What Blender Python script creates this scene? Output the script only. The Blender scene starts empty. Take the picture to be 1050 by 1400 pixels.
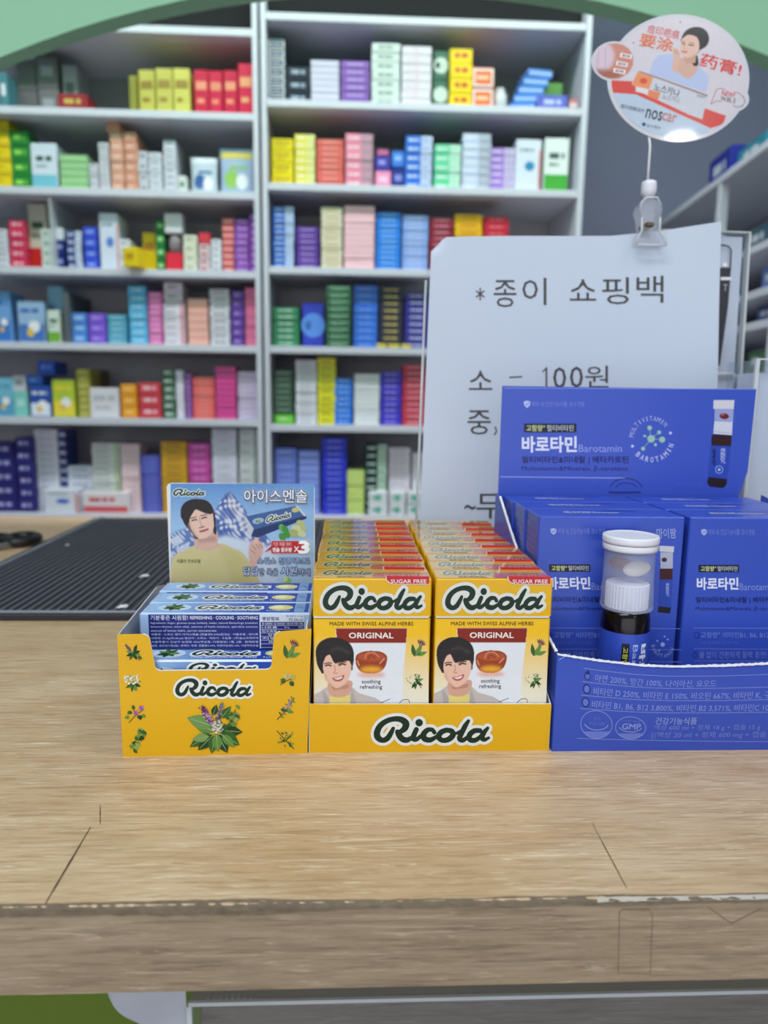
import bpy, math, random
import numpy as np
from mathutils import Matrix, Vector, Euler
random.seed(4)
PI = math.pi
R_ = math.radians
sc = bpy.context.scene
COL = sc.collection

# ------------------------------------------------------------------ camera
FPX = 970.0                      # focal length in pixels of the 1050 x 1400 frame
PITCH, YAW, ROLL, CAMH = R_(9.1), R_(2.47), R_(0.78), 0.170   # counter top is z = 0
cy_, sy_ = math.cos(YAW), math.sin(YAW)
_right = np.array([cy_, -sy_, 0.0]); _f0 = np.array([sy_, cy_, 0.0]); _u0 = np.array([0, 0, 1.0])
_fwd = _f0 * math.cos(PITCH) - _u0 * math.sin(PITCH)
_up = _u0 * math.cos(PITCH) + _f0 * math.sin(PITCH)
CR = _right * math.cos(ROLL) + _up * math.sin(ROLL)
CU = _up * math.cos(ROLL) - _right * math.sin(ROLL)
CF = _fwd
CAM = np.array([0, 0, CAMH])
cam = bpy.data.cameras.new('camera')
cam.sensor_fit = 'VERTICAL'; cam.sensor_height = 36.0; cam.sensor_width = 27.0
cam.lens = FPX / 1400 * 36.0
cam.clip_start = 0.01
cam.dof.use_dof = True; cam.dof.focus_distance = 0.335; cam.dof.aperture_fstop = 8.2
camo = bpy.data.objects.new('camera', cam); COL.objects.link(camo)
camo.matrix_world = Matrix(((CR[0], CU[0], -CF[0], CAM[0]), (CR[1], CU[1], -CF[1], CAM[1]), (CR[2], CU[2], -CF[2], CAM[2]), (0, 0, 0, 1)))
sc.camera = camo

# ------------------------------------------------------------------ world, lights, exposure
w = bpy.data.worlds.new('world'); sc.world = w; w.use_nodes = True
w.node_tree.nodes['Background'].inputs[0].default_value = (0.80, 0.88, 1.0, 1)
w.node_tree.nodes['Background'].inputs[1].default_value = 0.30
sc.view_settings.view_transform = 'Standard'; sc.view_settings.look = 'None'
sc.view_settings.gamma = 1; sc.view_settings.use_curve_mapping = False
sc.view_settings.exposure = -0.22

def area(name, loc, size, power, col=(1, 1, 1), rot=(0, 0, 0), shape='RECTANGLE', size_y=None):
    l = bpy.data.lights.new(name, 'AREA'); l.shape = shape; l.size = size
    if size_y: l.size_y = size_y
    l.energy = power; l.color = col
    o = bpy.data.objects.new(name, l); COL.objects.link(o); o.location = loc; o.rotation_euler = rot
    return o
LS = []
LS.append(area('shelf_wash_light', (-0.1, 1.20, 1.66), 2.6, 34, (0.93, 0.96, 1.0), size_y=0.10))
LS.append(area('ceiling_panel_light', (-0.5, -0.55, 1.66), 1.2, 35, (0.97, 0.98, 1.0), size_y=0.6))
LS.append(area('ceiling_panel_light', (0.9, -0.2, 1.66), 0.5, 9, (0.97, 0.98, 1.0), size_y=0.5))
LS.append(area('round_downlight', (1.30, -1.70, 1.66), 0.22, 5.0, (1, 1, 1), shape='DISK'))
LS.append(area('side_bay_light', (0.75, 1.25, 1.66), 0.4, 2.0, (0.9, 0.93, 1.0), size_y=0.4))
LS.append(area('front_fill_light', (-0.2, -2.15, 0.1), 3.0, 26, (0.92, 0.96, 1.0), rot=(R_(90), 0, 0), size_y=1.6))  # unseen soft fill, added to brighten upright faces and below the counter edge

# ------------------------------------------------------------------ pixel <-> world
def ray(px, py):
    px = np.asarray(px, float)[..., None]; py = np.asarray(py, float)[..., None]
    return CF + CR * (px - 525) / FPX - CU * (py - 700) / FPX
def on_y(px, py, Y):
    d = ray(px, py); return CAM + d * ((Y - 0.0) / d[..., 1])[..., None]
def on_z(px, py, z=0.0):
    d = ray(px, py); return CAM + d * ((z - CAMH) / d[..., 2])[..., None]

class Frame:                      # a plane in the world: origin, u along, v up, n outwards (towards the viewer)
    def __init__(s, O, yaw=0.0, lean=0.0, roll=0.0):
        s.O = np.array(O, float); s.yaw, s.lean, s.roll = yaw, lean, roll
        m = Matrix.Rotation(yaw, 3, 'Z') @ Matrix.Rotation(-lean, 3, 'X') @ Matrix.Rotation(roll, 3, 'Y')
        s.U = np.array(m @ Vector((1, 0, 0))); s.N = np.array(m @ Vector((0, -1, 0))); s.V = np.array(m @ Vector((0, 0, 1)))
        s.m = m
    def uv(s, px, py):
        d = ray(px, py); t = ((s.O - CAM) @ s.N) / (d @ s.N)
        P = CAM + d * t[..., None] - s.O
        return P @ s.U, P @ s.V

# ------------------------------------------------------------------ colours and materials
def lin(c):
    c = np.asarray(c, float) / 255.0
    return np.where(c <= 0.04045, c / 12.92, ((c + 0.055) / 1.055) ** 2.4)
MATS = {}
def mat(name, col, rough=0.6, metal=0.0, coat=0.0, var=0.06, scale=60, bump=0.0, spec=0.5, alpha=None, trans=0.0, ior=1.45, stretch=None):
    if name in MATS: return MATS[name]
    m = bpy.data.materials.new(name); m.use_nodes = True; nt = m.node_tree; N = nt.nodes; L = nt.links
    b = N['Principled BSDF']; c = lin(col)
    tc = N.new('ShaderNodeTexCoord'); mp = N.new('ShaderNodeMapping'); nz = N.new('ShaderNodeTexNoise')
    nz.inputs['Scale'].default_value = scale; nz.inputs['Detail'].default_value = 4
    if stretch: mp.inputs['Scale'].default_value = stretch
    L.new(tc.outputs['Object'], mp.inputs[0]); L.new(mp.outputs[0], nz.inputs['Vector'])
    mix = N.new('ShaderNodeMix'); mix.data_type = 'RGBA'
    mix.inputs[6].default_value = (*np.clip(c * (1 - var), 0, 1), 1); mix.inputs[7].default_value = (*np.clip(c * (1 + var), 0, 1), 1)
    L.new(nz.outputs[0], mix.inputs[0]); L.new(mix.outputs[2], b.inputs['Base Color'])
    b.inputs['Roughness'].default_value = rough; b.inputs['Metallic'].default_value = metal
    b.inputs['Coat Weight'].default_value = coat; b.inputs['Coat Roughness'].default_value = 0.12
    b.inputs['Specular IOR Level'].default_value = spec; b.inputs['IOR'].default_value = ior
    b.inputs['Transmission Weight'].default_value = trans
    if bump:
        bp = N.new('ShaderNodeBump'); bp.inputs['Strength'].default_value = bump; bp.inputs['Distance'].default_value = 0.001
        L.new(nz.outputs[0], bp.inputs['Height']); L.new(bp.outputs[0], b.inputs['Normal'])
    if alpha is not None: b.inputs['Alpha'].default_value = alpha
    MATS[name] = m; return m
def clear_mat(name, tint=(0.95, 0.97, 1.0), gloss=0.12):
    if name in MATS: return MATS[name]
    m = bpy.data.materials.new(name); m.use_nodes = True; nt = m.node_tree; N = nt.nodes; L = nt.links
    for n in list(N):
        if n.type != 'OUTPUT_MATERIAL': N.remove(n)
    out = [n for n in N if n.type == 'OUTPUT_MATERIAL'][0]
    t = N.new('ShaderNodeBsdfTransparent'); t.inputs[0].default_value = (*tint, 1)
    g = N.new('ShaderNodeBsdfGlossy'); g.inputs['Roughness'].default_value = 0.04
    fr = N.new('ShaderNodeLayerWeight'); fr.inputs[0].default_value = 0.5; pw = N.new('ShaderNodeMath'); pw.operation = 'POWER'; pw.inputs[1].default_value = 4.0; L.new(fr.outputs['Facing'], pw.inputs[0])
    ad = N.new('ShaderNodeMath'); ad.operation = 'MULTIPLY_ADD'; ad.inputs[1].default_value = 0.7; ad.inputs[2].default_value = 0.05
    mx = N.new('ShaderNodeMixShader')
    L.new(pw.outputs[0], ad.inputs[0]); L.new(ad.outputs[0], mx.inputs[0]); L.new(t.outputs[0], mx.inputs[1]); L.new(g.outputs[0], mx.inputs[2])
    L.new(mx.outputs[0], out.inputs[0]); MATS[name] = m; return m
def frosted_mat(name, col, opacity, rough=0.3):
    if name in MATS: return MATS[name]
    m = bpy.data.materials.new(name); m.use_nodes = True; nt = m.node_tree; N = nt.nodes; L = nt.links
    b = N['Principled BSDF']; b.inputs['Base Color'].default_value = (*lin(col), 1); b.inputs['Roughness'].default_value = rough
    b.inputs['Alpha'].default_value = opacity; MATS[name] = m
    nz = N.new('ShaderNodeTexNoise'); nz.inputs['Scale'].default_value = 90
    mr = N.new('ShaderNodeMapRange'); mr.inputs[3].default_value = opacity - 0.04; mr.inputs[4].default_value = opacity + 0.04
    L.new(nz.outputs[0], mr.inputs[0]); L.new(mr.outputs[0], b.inputs['Alpha'])
    return m
def ink_mat(name, rough=0.45, coat=0.0, gain=1.0, spec=0.5, crough=0.1):      # printed ink: colour comes from the mesh's colour attribute
    if name in MATS: return MATS[name]
    m = bpy.data.materials.new(name); m.use_nodes = True; nt = m.node_tree; N = nt.nodes; L = nt.links
    b = N['Principled BSDF']; a = N.new('ShaderNodeVertexColor'); a.layer_name = 'Col'
    nz = N.new('ShaderNodeTexNoise'); nz.inputs['Scale'].default_value = 300
    tc = N.new('ShaderNodeTexCoord'); L.new(tc.outputs['Object'], nz.inputs['Vector'])
    mr = N.new('ShaderNodeMapRange'); mr.inputs[3].default_value = 0.96 * gain; mr.inputs[4].default_value = 1.04 * gain
    vm = N.new('ShaderNodeVectorMath'); vm.operation = 'SCALE'
    L.new(nz.outputs[0], mr.inputs[0]); L.new(a.outputs[0], vm.inputs[0]); L.new(mr.outputs[0], vm.inputs['Scale'])
    L.new(vm.outputs[0], b.inputs['Base Color'])
    b.inputs['Roughness'].default_value = rough; b.inputs['Coat Weight'].default_value = coat; b.inputs['Coat Roughness'].default_value = crough
    b.inputs['Specular IOR Level'].default_value = spec
    MATS[name] = m; return m
INK = ink_mat('printed_ink'); INKG = ink_mat('glossy_printed_ink', 0.4, 0.06, crough=0.2, spec=0.3); INKF = ink_mat('filmed_printed_ink', 0.12, 0.9, crough=0.03)

# ------------------------------------------------------------------ object helpers
def link(name, me, parent=None, loc=(0, 0, 0), rot=(0, 0, 0)):
    o = bpy.data.objects.new(name, me); COL.objects.link(o)
    o.location = loc; o.rotation_euler = rot
    if parent is not None: o.parent = parent
    return o
def tag(o, label, cat, group=None):
    o['label'] = label; o['category'] = cat
    if group: o['group'] = group
    return o
def thing(name, label, cat, loc=(0, 0, 0), rz=0.0, group=None):
    return tag(link(name, None, None, loc, (0, 0, rz)), label, cat, group)
def struct(o):
    o['kind'] = 'structure'; return o
def copy_tree(o, parent=None):
    c = o.copy(); COL.objects.link(c); c.parent = parent
    for ch in CH.get(o.name, []) or [x for x in o.children]: copy_tree(ch, c)
    return c
CH = {}

class MB:                          # mesh collector: faces with a material and a colour each
    def __init__(s): s.v = []; s.f = []; s.mi = []; s.c = []; s.mats = []; s.sm = []
    def mat(s, m):
        if m not in s.mats: s.mats.append(m)
        return s.mats.index(m)
    def add(s, vs, fs, m, smooth=False):
        b = len(s.v); s.v.extend([tuple(map(float, p)) for p in vs]); k = s.mat(m)
        for f in fs: s.f.append([b + i for i in f]); s.mi.append(k); s.sm.append(smooth)
    def box(s, x0, y0, z0, x1, y1, z1, m, ch=0.0):
        if ch <= 0:
            vs = [(x, y, z) for z in (z0, z1) for y in (y0, y1) for x in (x0, x1)]
            s.add(vs, [(0, 2, 3, 1), (4, 5, 7, 6), (0, 1, 5, 4), (2, 6, 7, 3), (0, 4, 6, 2), (1, 3, 7, 5)], m); return
        V, F = chamfer_box(x0, y0, z0, x1, y1, z1, ch); s.add(V, F, m)
    def quad(s, a, b, c, d, m): s.add([a, b, c, d], [(0, 1, 2, 3)], m)
    def prism(s, pts, y0, y1, m):          # outline in x,z pulled along y
        n = len(pts); vs = [(p[0], y0, p[1]) for p in pts] + [(p[0], y1, p[1]) for p in pts]
        s.add(vs, [list(range(n)), list(range(2 * n - 1, n - 1, -1))] + [(i, n + i, n + (i + 1) % n, (i + 1) % n) for i in range(n)], m)
    def prism_x(s, pts, x0, x1, m):        # outline in y,z pulled along x
        n = len(pts); vs = [(x0, p[0], p[1]) for p in pts] + [(x1, p[0], p[1]) for p in pts]
        s.add(vs, [list(range(n)), list(range(2 * n - 1, n - 1, -1))] + [(i, n + i, n + (i + 1) % n, (i + 1) % n) for i in range(n)], m)
    def lathe(s, prof, n, m, c=(0, 0), smooth=True, caps=True, rib=0.0):
        vs = []
        for r, z in prof:
            for i in range(n):
                rr = r * (1 - rib * (i % 2)); a = 2 * PI * i / n
                vs.append((c[0] + rr * math.cos(a), c[1] + rr * math.sin(a), z))
        fs = [(j * n + i, j * n + (i + 1) % n, (j + 1) * n + (i + 1) % n, (j + 1) * n + i) for j in range(len(prof) - 1) for i in range(n)]
        s.add(vs, fs, m, smooth)
        if caps:
            b = len(s.v) - len(vs); k = s.mat(m)
            s.f.append([b + i for i in range(n)][::-1]); s.mi.append(k); s.sm.append(False)
            s.f.append([b + (len(prof) - 1) * n + i for i in range(n)]); s.mi.append(k); s.sm.append(False)
    def tube(s, pts, r, m, n=8):
        pts = [Vector(p) for p in pts]; vs = []
        for i, p in enumerate(pts):
            t = (pts[min(i + 1, len(pts) - 1)] - pts[max(i - 1, 0)]).normalized()
            a = t.orthogonal().normalized() if i == 0 else (a - t * a.dot(t)).normalized()
            b = t.cross(a); rr = r[i] if isinstance(r, (list, tuple)) else r
            for k in range(n):
                q = p + (a * math.cos(2 * PI * k / n) + b * math.sin(2 * PI * k / n)) * rr; vs.append(tuple(q))
        fs = [(j * n + i, j * n + (i + 1) % n, (j + 1) * n + (i + 1) % n, (j + 1) * n + i) for j in range(len(pts) - 1) for i in range(n)]
        fs += [list(range(n))[::-1], [(len(pts) - 1) * n + i for i in range(n)]]
        s.add(vs, fs, m, True)
    def grid(s, fn, nu, nv, m, smooth=True, thick=None):
        vs = [fn(i / nu, j / nv) for j in range(nv + 1) for i in range(nu + 1)]
        fs = [(j * (nu + 1) + i, j * (nu + 1) + i + 1, (j + 1) * (nu + 1) + i + 1, (j + 1) * (nu + 1) + i) for j in range(nv) for i in range(nu)]
        s.add(vs, fs, m, smooth)
    def mesh(s, name):
        me = bpy.data.meshes.new(name); me.from_pydata(s.v, [], s.f)
        for m in s.mats: me.materials.append(m)
        me.polygons.foreach_set('material_index', s.mi); me.polygons.foreach_set('use_smooth', s.sm)
        me.update(); return me
    def obj(s, name, parent=None, loc=(0, 0, 0), rot=(0, 0, 0)): return link(name, s.mesh(name), parent, loc, rot)

def chamfer_box(x0, y0, z0, x1, y1, z1, c):
    V = []; idx = {}
    lo = (x0, y0, z0); hi = (x1, y1, z1)
    for sx in (0, 1):
        for sy in (0, 1):
            for sz in (0, 1):
                S = (sx, sy, sz); P = [hi[k] if S[k] else lo[k] for k in range(3)]
                for ax in range(3):          # the vertex on the face normal to ax
                    q = [P[k] if k == ax else P[k] + (c if not S[k] else -c) for k in range(3)]
                    idx[(S, ax)] = len(V); V.append(tuple(q))
    F = []
    for ax in range(3):
        a, b = [k for k in range(3) if k != ax]
        for sv in (0, 1):
            def I(ia, ib):
                S = [0, 0, 0]; S[ax] = sv; S[a] = ia; S[b] = ib; return idx[(tuple(S), ax)]
            F.append([I(0, 0), I(1, 0), I(1, 1), I(0, 1)])
    for ax in range(3):                       # edges running along ax
        a, b = [k for k in range(3) if k != ax]
        for ia in (0, 1):
            for ib in (0, 1):
                S0 = [0, 0, 0]; S0[a] = ia; S0[b] = ib; S1 = list(S0); S1[ax] = 1; S0 = tuple(S0); S1 = tuple(S1)
                F.append([idx[(S0, a)], idx[(S1, a)], idx[(S1, b)], idx[(S0, b)]])
    for sx in (0, 1):
        for sy in (0, 1):
            for sz in (0, 1):
                S = (sx, sy, sz); F.append([idx[(S, 0)], idx[(S, 1)], idx[(S, 2)]])
    ctr = Vector(((x0 + x1) / 2, (y0 + y1) / 2, (z0 + z1) / 2)); out = []
    for f in F:
        P = [Vector(V[i]) for i in f]; n = (P[1] - P[0]).cross(P[2] - P[0]); m = sum(P, Vector()) / len(P)
        out.append(f if n.dot(m - ctr) > 0 else f[::-1])
    return V, out

# ------------------------------------------------------------------ flat print: text, logos, pictures (flat artwork on the packages)
_tc = {}
_c = bpy.data.curves.new('type', 'FONT'); _c.size = 1.0; _c.resolution_u = 2
TXT = (_c, bpy.data.objects.new('type', _c))
def text_mesh(t, bold):
    k = (t, bold)
    if k in _tc: return _tc[k]
    c, o = TXT; c.body = t; c.offset = bold
    me = bpy.data.meshes.new_from_object(o)
    V = np.zeros(len(me.vertices) * 3); me.vertices.foreach_get('co', V); V = V.reshape(-1, 3)[:, :2]
    F = [list(p.vertices) for p in me.polygons]
    bpy.data.meshes.remove(me)
    V0 = V.min(0); V1 = V.max(0)
    _tc[k] = (V, F, V0, V1); return _tc[k]
def catmull(pts, n=6, closed=False):
    P = [np.array(p, float) for p in pts]; out = []; N = len(P)
    for i in range(N if closed else N - 1):
        if closed: p0, p1, p2, p3 = P[(i - 1) % N], P[i], P[(i + 1) % N], P[(i + 2) % N]
        else: p0, p1, p2, p3 = P[max(i - 1, 0)], P[i], P[i + 1], P[min(i + 2, N - 1)]
        for k in range(n):
            t = k / n
            out.append(0.5 * (2 * p1 + (p2 - p0) * t + (2 * p0 - 5 * p1 + 4 * p2 - p3) * t * t + (3 * p1 - p0 - 3 * p2 + p3) * t ** 3))
    if not closed: out.append(P[-1])
    return np.array(out)
# script wordmark as pen strokes (x, y down, pen width), box 85..910 x 72..265
LOGO = [
    [(222, 160, 26), (205, 195, 36), (180, 232, 40), (145, 246, 38), (112, 226, 46), (106, 188, 46), (128, 142, 42), (172, 108, 38), (226, 92, 38), (278, 96, 44), (312, 122, 50), (306, 158, 46), (276, 182, 34), (246, 188, 22)],
    [(252, 184, 34), (266, 212, 44), (290, 238, 44), (322, 244, 40), (352, 228, 30)],
    [(388, 168, 36), (372, 205, 38), (364, 232, 38), (388, 240, 32), (424, 212, 26)],
    [(518, 190, 30), (502, 170, 30), (468, 172, 36), (440, 202, 42), (446, 234, 42), (486, 244, 38), (526, 224, 28), (548, 206, 22)],
    [(604, 172, 36), (566, 188, 40), (548, 222, 40), (574, 246, 36), (618, 240, 40), (650, 210, 42), (642, 180, 38), (604, 172, 36)],
    [(640, 188, 26), (672, 196, 22), (704, 180, 22)],
    [(762, 106, 24), (740, 140, 36), (716, 188, 38), (698, 232, 38), (722, 246, 34), (760, 220, 26)],
    [(846, 176, 34), (804, 178, 38), (770, 208, 40), (772, 240, 38), (808, 246, 36), (846, 222, 30), (862, 196, 26)],
    [(900, 158, 24), (876, 188, 34), (860, 226, 36), (876, 242, 30), (908, 228, 20)],
]
LOGO_DOT = (408, 119, 27)

_lg = {}
def logo_shape(extra):
    """the wordmark's strokes merged into one outline: signed distance on a grid, cells clipped at the contour"""
    if extra in _lg: return _lg[extra]
    st = 3.6 if extra == 0 else 5.0; e = extra + 8
    xs = np.arange(58 - e, 940 + e, st); ys = np.arange(60 - e, 285 + e, st); X, Y = np.meshgrid(xs, ys); f = LOGO_DOT[2] + extra - np.hypot(X - LOGO_DOT[0], Y - LOGO_DOT[1])
    for s_ in LOGO:
        P = catmull(s_, 4)
        for a, b in zip(P[:-1], P[1:]):
            d = b[:2] - a[:2]; L = max(d @ d, 1e-9); t = np.clip(((X - a[0]) * d[0] + (Y - a[1]) * d[1]) / L, 0, 1)
            f = np.maximum(f, (a[2] + (b[2] - a[2]) * t) / 2 + extra - np.hypot(X - a[0] - t * d[0], Y - a[1] - t * d[1]))
    V = []; F = []; key = {}
    def vert(k, p):
        if k not in key: key[k] = len(V); V.append(p)
        return key[k]
    ny, nx = f.shape
    for j in range(ny - 1):
        for i in range(nx - 1):
            c = [(i, j), (i + 1, j), (i + 1, j + 1), (i, j + 1)]; v = [f[q[1], q[0]] for q in c]
            if max(v) <= 0: continue
            poly = []
            for k in range(4):
                a, b = c[k], c[(k + 1) % 4]; va, vb = v[k], v[(k + 1) % 4]
                if va > 0: poly.append(vert(a, (xs[a[0]], ys[a[1]])))
                if (va > 0) != (vb > 0):
                    t = va / (va - vb); kk = (min(a, b), max(a, b)); poly.append(vert(kk, (xs[a[0]] + (xs[b[0]] - xs[a[0]]) * t, ys[a[1]] + (ys[b[1]] - ys[a[1]]) * t)))
            if len(poly) > 2: F.append(poly)
    _lg[extra] = (np.array(V), F); return _lg[extra]

class Print:
    def __init__(s, mapf, cv=None, ys=1, ink=None, l0=0.00010, dl=0.00003):
        s.map = mapf; s.cv = cv or (lambda x, y: (x, y)); s.ys = ys; s.ink = ink or INK
        s.V = []; s.F = []; s.C = []; s.l0 = l0; s.dl = dl; s.n = 0; s.it = []
    def base(s, x0, y0, x1, y1):       # topmost layer already used under a region
        return max([t[4] for t in s.it if t[0] < x1 and t[2] > x0 and t[1] < y1 and t[3] > y0], default=0)
    def put(s, X, Y, faces, col, layer=None, vcol=None):
        X = np.asarray(X, float); Y = np.asarray(Y, float); bb = (X.min(), Y.min(), X.max(), Y.max())
        if layer is None: layer = s.base(*bb) + 1
        s.it.append((*bb, layer)); u, v = s.cv(X, Y)
        L = s.l0 + s.dl * layer
        P = s.map(np.asarray(u), np.asarray(v), L); P = np.stack([np.broadcast_to(a, np.shape(u)) for a in P], -1)
        s.V.append(P); s.F.append(faces); s.C.append((col, vcol)); s.n = max(s.n, layer)
    def poly(s, pts, col, layer=None):
        p = np.array(pts, float)
        # fan tessellation through Blender for concave outlines
        from mathutils.geometry import tessellate_polygon
        tri = tessellate_polygon([[Vector((a[0], a[1], 0)) for a in p]])
        s.put(p[:, 0], p[:, 1], [list(t) for t in tri], col, layer)
    def rect(s, x0, y0, x1, y1, col, layer=None, slope=0.0, sub=1):
        n = sub; xs = np.linspace(x0, x1, n + 1); X = np.concatenate([xs, xs]); Y = np.concatenate([np.full(n + 1, y0), np.full(n + 1, y1)]) + (X - x0) * slope
        s.put(X, Y, [[i, i + 1, n + 2 + i, n + 1 + i] for i in range(n)], col, layer)
    def line(s, pts, wd, col, layer=None):
        s.stroke([(p[0], p[1], wd) for p in pts], col, layer, smooth=False)
    def ell(s, cx, cy, rx, ry, col, layer=None, rot=0.0, n=24):
        a = np.arange(n) * 2 * PI / n; x = rx * np.cos(a); y = ry * np.sin(a)
        s.put(cx + x * math.cos(rot) - y * math.sin(rot), cy + x * math.sin(rot) + y * math.cos(rot), [list(range(n))], col, layer)
    def ring(s, cx, cy, rx, ry, wd, col, layer=None, n=40, a0=0, a1=2 * PI):
        s.stroke([(cx + rx * math.cos(a), cy + ry * math.sin(a), wd) for a in np.linspace(a0, a1, n)], col, layer, smooth=False)
    def rrect(s, x0, y0, x1, y1, r, col, layer=None):
        pts = []
        for (cx, cy, a) in ((x1 - r, y1 - r, 0), (x0 + r, y1 - r, 90), (x0 + r, y0 + r, 180), (x1 - r, y0 + r, 270)):
            for k in range(5): t = R_(a + 22.5 * k); pts.append((cx + r * math.cos(t), cy + r * math.sin(t)))
        s.poly(pts, col, layer)
    def stroke(s, pts, col, layer=None, smooth=True, tf=None, extra=0.0, cap=True):
        P = catmull(pts, 5) if smooth else np.array(pts, float)
        xy = P[:, :2]; wd = P[:, 2] / 2 + extra
        t = np.gradient(xy, axis=0); t /= np.maximum(np.linalg.norm(t, axis=1, keepdims=True), 1e-9); nn = np.stack([-t[:, 1], t[:, 0]], 1)
        A = xy + nn * wd[:, None]; B = xy - nn * wd[:, None]; n = len(xy)
        X = list(A) + list(B); F = [[i, i + 1, n + i + 1, n + i] for i in range(n - 1)]
        if cap:
            for e, sg in ((0, -1), (n - 1, 1)):
                b = len(X); tx = t[e] * sg; a0 = math.atan2(tx[1], tx[0])
                for k in range(7): a = a0 - PI / 2 + PI * k / 6; X.append(xy[e] + np.array([math.cos(a), math.sin(a)]) * wd[e])
                F.append(list(range(b, b + 7)))
        X = np.array(X)
        if tf: X = tf(X)
        s.put(X[:, 0], X[:, 1], F, col, layer)
    def logo(s, x0, y0, x1, y1, slope=0.0, dark=(18, 48, 34), halo=(225, 230, 228), hw=22, layer=None):
        base = s.base(min(x0, x1), min(y0, y1), max(x0, x1), max(y0, y1)) + 1 if layer is None else layer
        def tf(X):
            x = x0 + (X[:, 0] - 85) / 825 * (x1 - x0); y = y0 + (X[:, 1] - 72) / 193 * (y1 - y0)
            return np.stack([x, y + (x - x0) * slope], 1)
        for ex, col, ly in ((hw, halo, base), (0, dark, base + 1)):
            if col is None: continue
            V, F = logo_shape(ex); q = tf(V); s.put(q[:, 0], q[:, 1], F, col, ly)
    def text(s, t, x0, y0, x1, y1, col, bold=0.0, slope=0.0, shear=0.0, rot=None, layer=None, halo=None, hb=0.05):
        """t fills the box x0..x1, y0 (top) .. y1 (bottom) of the input space; rot turns it about the box's centre"""
        if halo is not None:
            for hc, hh in halo: s.text(t, x0, y0, x1, y1, hc, bold + hh, slope, shear, rot)
        V, F, W0, W1 = text_mesh(t, 0.0); sc_ = W1 - W0; sc_ = np.maximum(sc_, 1e-6)
        bb = abs(bold) * .8
        K = [(0, 0)] if bb < .004 else [(bb * math.cos(a), bb * math.sin(a)) for a in np.arange(PI / 4, 2 * PI, PI / 2)] if bb < .06 else [(0, 0)] + [(bb * math.cos(a), bb * math.sin(a)) for a in np.arange(PI / 8, 2 * PI, PI / 4)]
        for kx, ky in K:
            g = (V - W0 + np.array([kx, ky])) / sc_
            x = x0 + g[:, 0] * (x1 - x0); y = y1 + g[:, 1] * (y0 - y1)
            x = x + shear * (y1 - y) * (1 if y0 < y1 else -1)
            y = y + slope * (x - x0)
            if rot:
                cx, cy = (x0 + x1) / 2, (y0 + y1) / 2; dx, dy = x - cx, y - cy
                x = cx + dx * math.cos(rot) - dy * math.sin(rot); y = cy + dx * math.sin(rot) + dy * math.cos(rot)
            s.put(x, y, F, col, layer)
    def curvetext(s, t, cx, cy, r, a0, a1, h, col, bold=0.02, flip=1, wd=None):
        n = len(t); base = None; wd = wd or h * 0.62
        for i, ch in enumerate(t):
            if ch == ' ': continue
            a = a0 + (a1 - a0) * (i + 0.5) / n; x = cx + r * math.cos(a); y = cy + r * math.sin(a)
            w_ = wd * (.28 if ch == 'I' else 1.15 if ch == 'M' else 1); s.text(ch, x - w_ / 2, y - h / 2, x + w_ / 2, y + h / 2, col, bold, rot=a + flip * PI / 2, layer=base)
    def canvas(s, c, layer=None):
        """painted picture -> a fine grid of coloured cells"""
        ny, nx = c.a.shape
        gx = np.linspace(c.x0, c.x1, nx + 1); gy = np.linspace(c.y0, c.y1, ny + 1); X, Y = np.meshgrid(gx, gy)
        idx = np.arange((nx + 1) * (ny + 1)).reshape(ny + 1, nx + 1); m = c.a > 0.5
        F = np.stack([idx[:-1, :-1][m], idx[:-1, 1:][m], idx[1:, 1:][m], idx[1:, :-1][m]], 1)
        s.put(X.ravel(), Y.ravel(), F.tolist(), None, layer, c.img[m])
    def leaf(s, x, y, ln, wd, ang, col, vein=None, layer=None):
        t = np.linspace(0, 1, 7); pr = np.sin(PI * t ** 0.8) * wd / 2
        pts = [(a * ln, b) for a, b in zip(t, pr)] + [(a * ln, -b) for a, b in zip(t[::-1][1:-1], pr[::-1][1:-1])]
        c, n = math.cos(ang), math.sin(ang)
        X = np.array([x + p[0] * c - p[1] * n for p in pts]); Y = np.array([y + p[0] * n + p[1] * c for p in pts])
        s.put(X, Y, [list(range(len(pts)))], col, layer)
        if vein: s.stroke([(x, y, wd * .08), (x + ln * .9 * c, y + ln * .9 * n, wd * .03)], vein, (layer + 1 if layer is not None else None), smooth=False, cap=False)
    def obj(s, name, parent=None, loc=(0, 0, 0), rot=(0, 0, 0)):
        V = np.concatenate(s.V); F = []; C = []; b = 0
        for P, f, (col, vc) in zip(s.V, s.F, s.C):
            cl = None if col is None else (*lin(col), 1.0)
            for k, q in enumerate(f):
                F.append([b + i for i in q]); C.extend([cl if vc is None else (*vc[k], 1.0)] * len(q))
            b += len(P)
        me = bpy.data.meshes.new(name); me.from_pydata(V.tolist(), [], F); me.materials.append(s.ink)
        at = me.color_attributes.new('Col', 'FLOAT_COLOR', 'CORNER')
        # loops follow the faces in order
        at.data.foreach_set('color', np.array(C, dtype=np.float32).ravel()); me.update()
        return link(name, me, parent, loc, rot)

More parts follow.
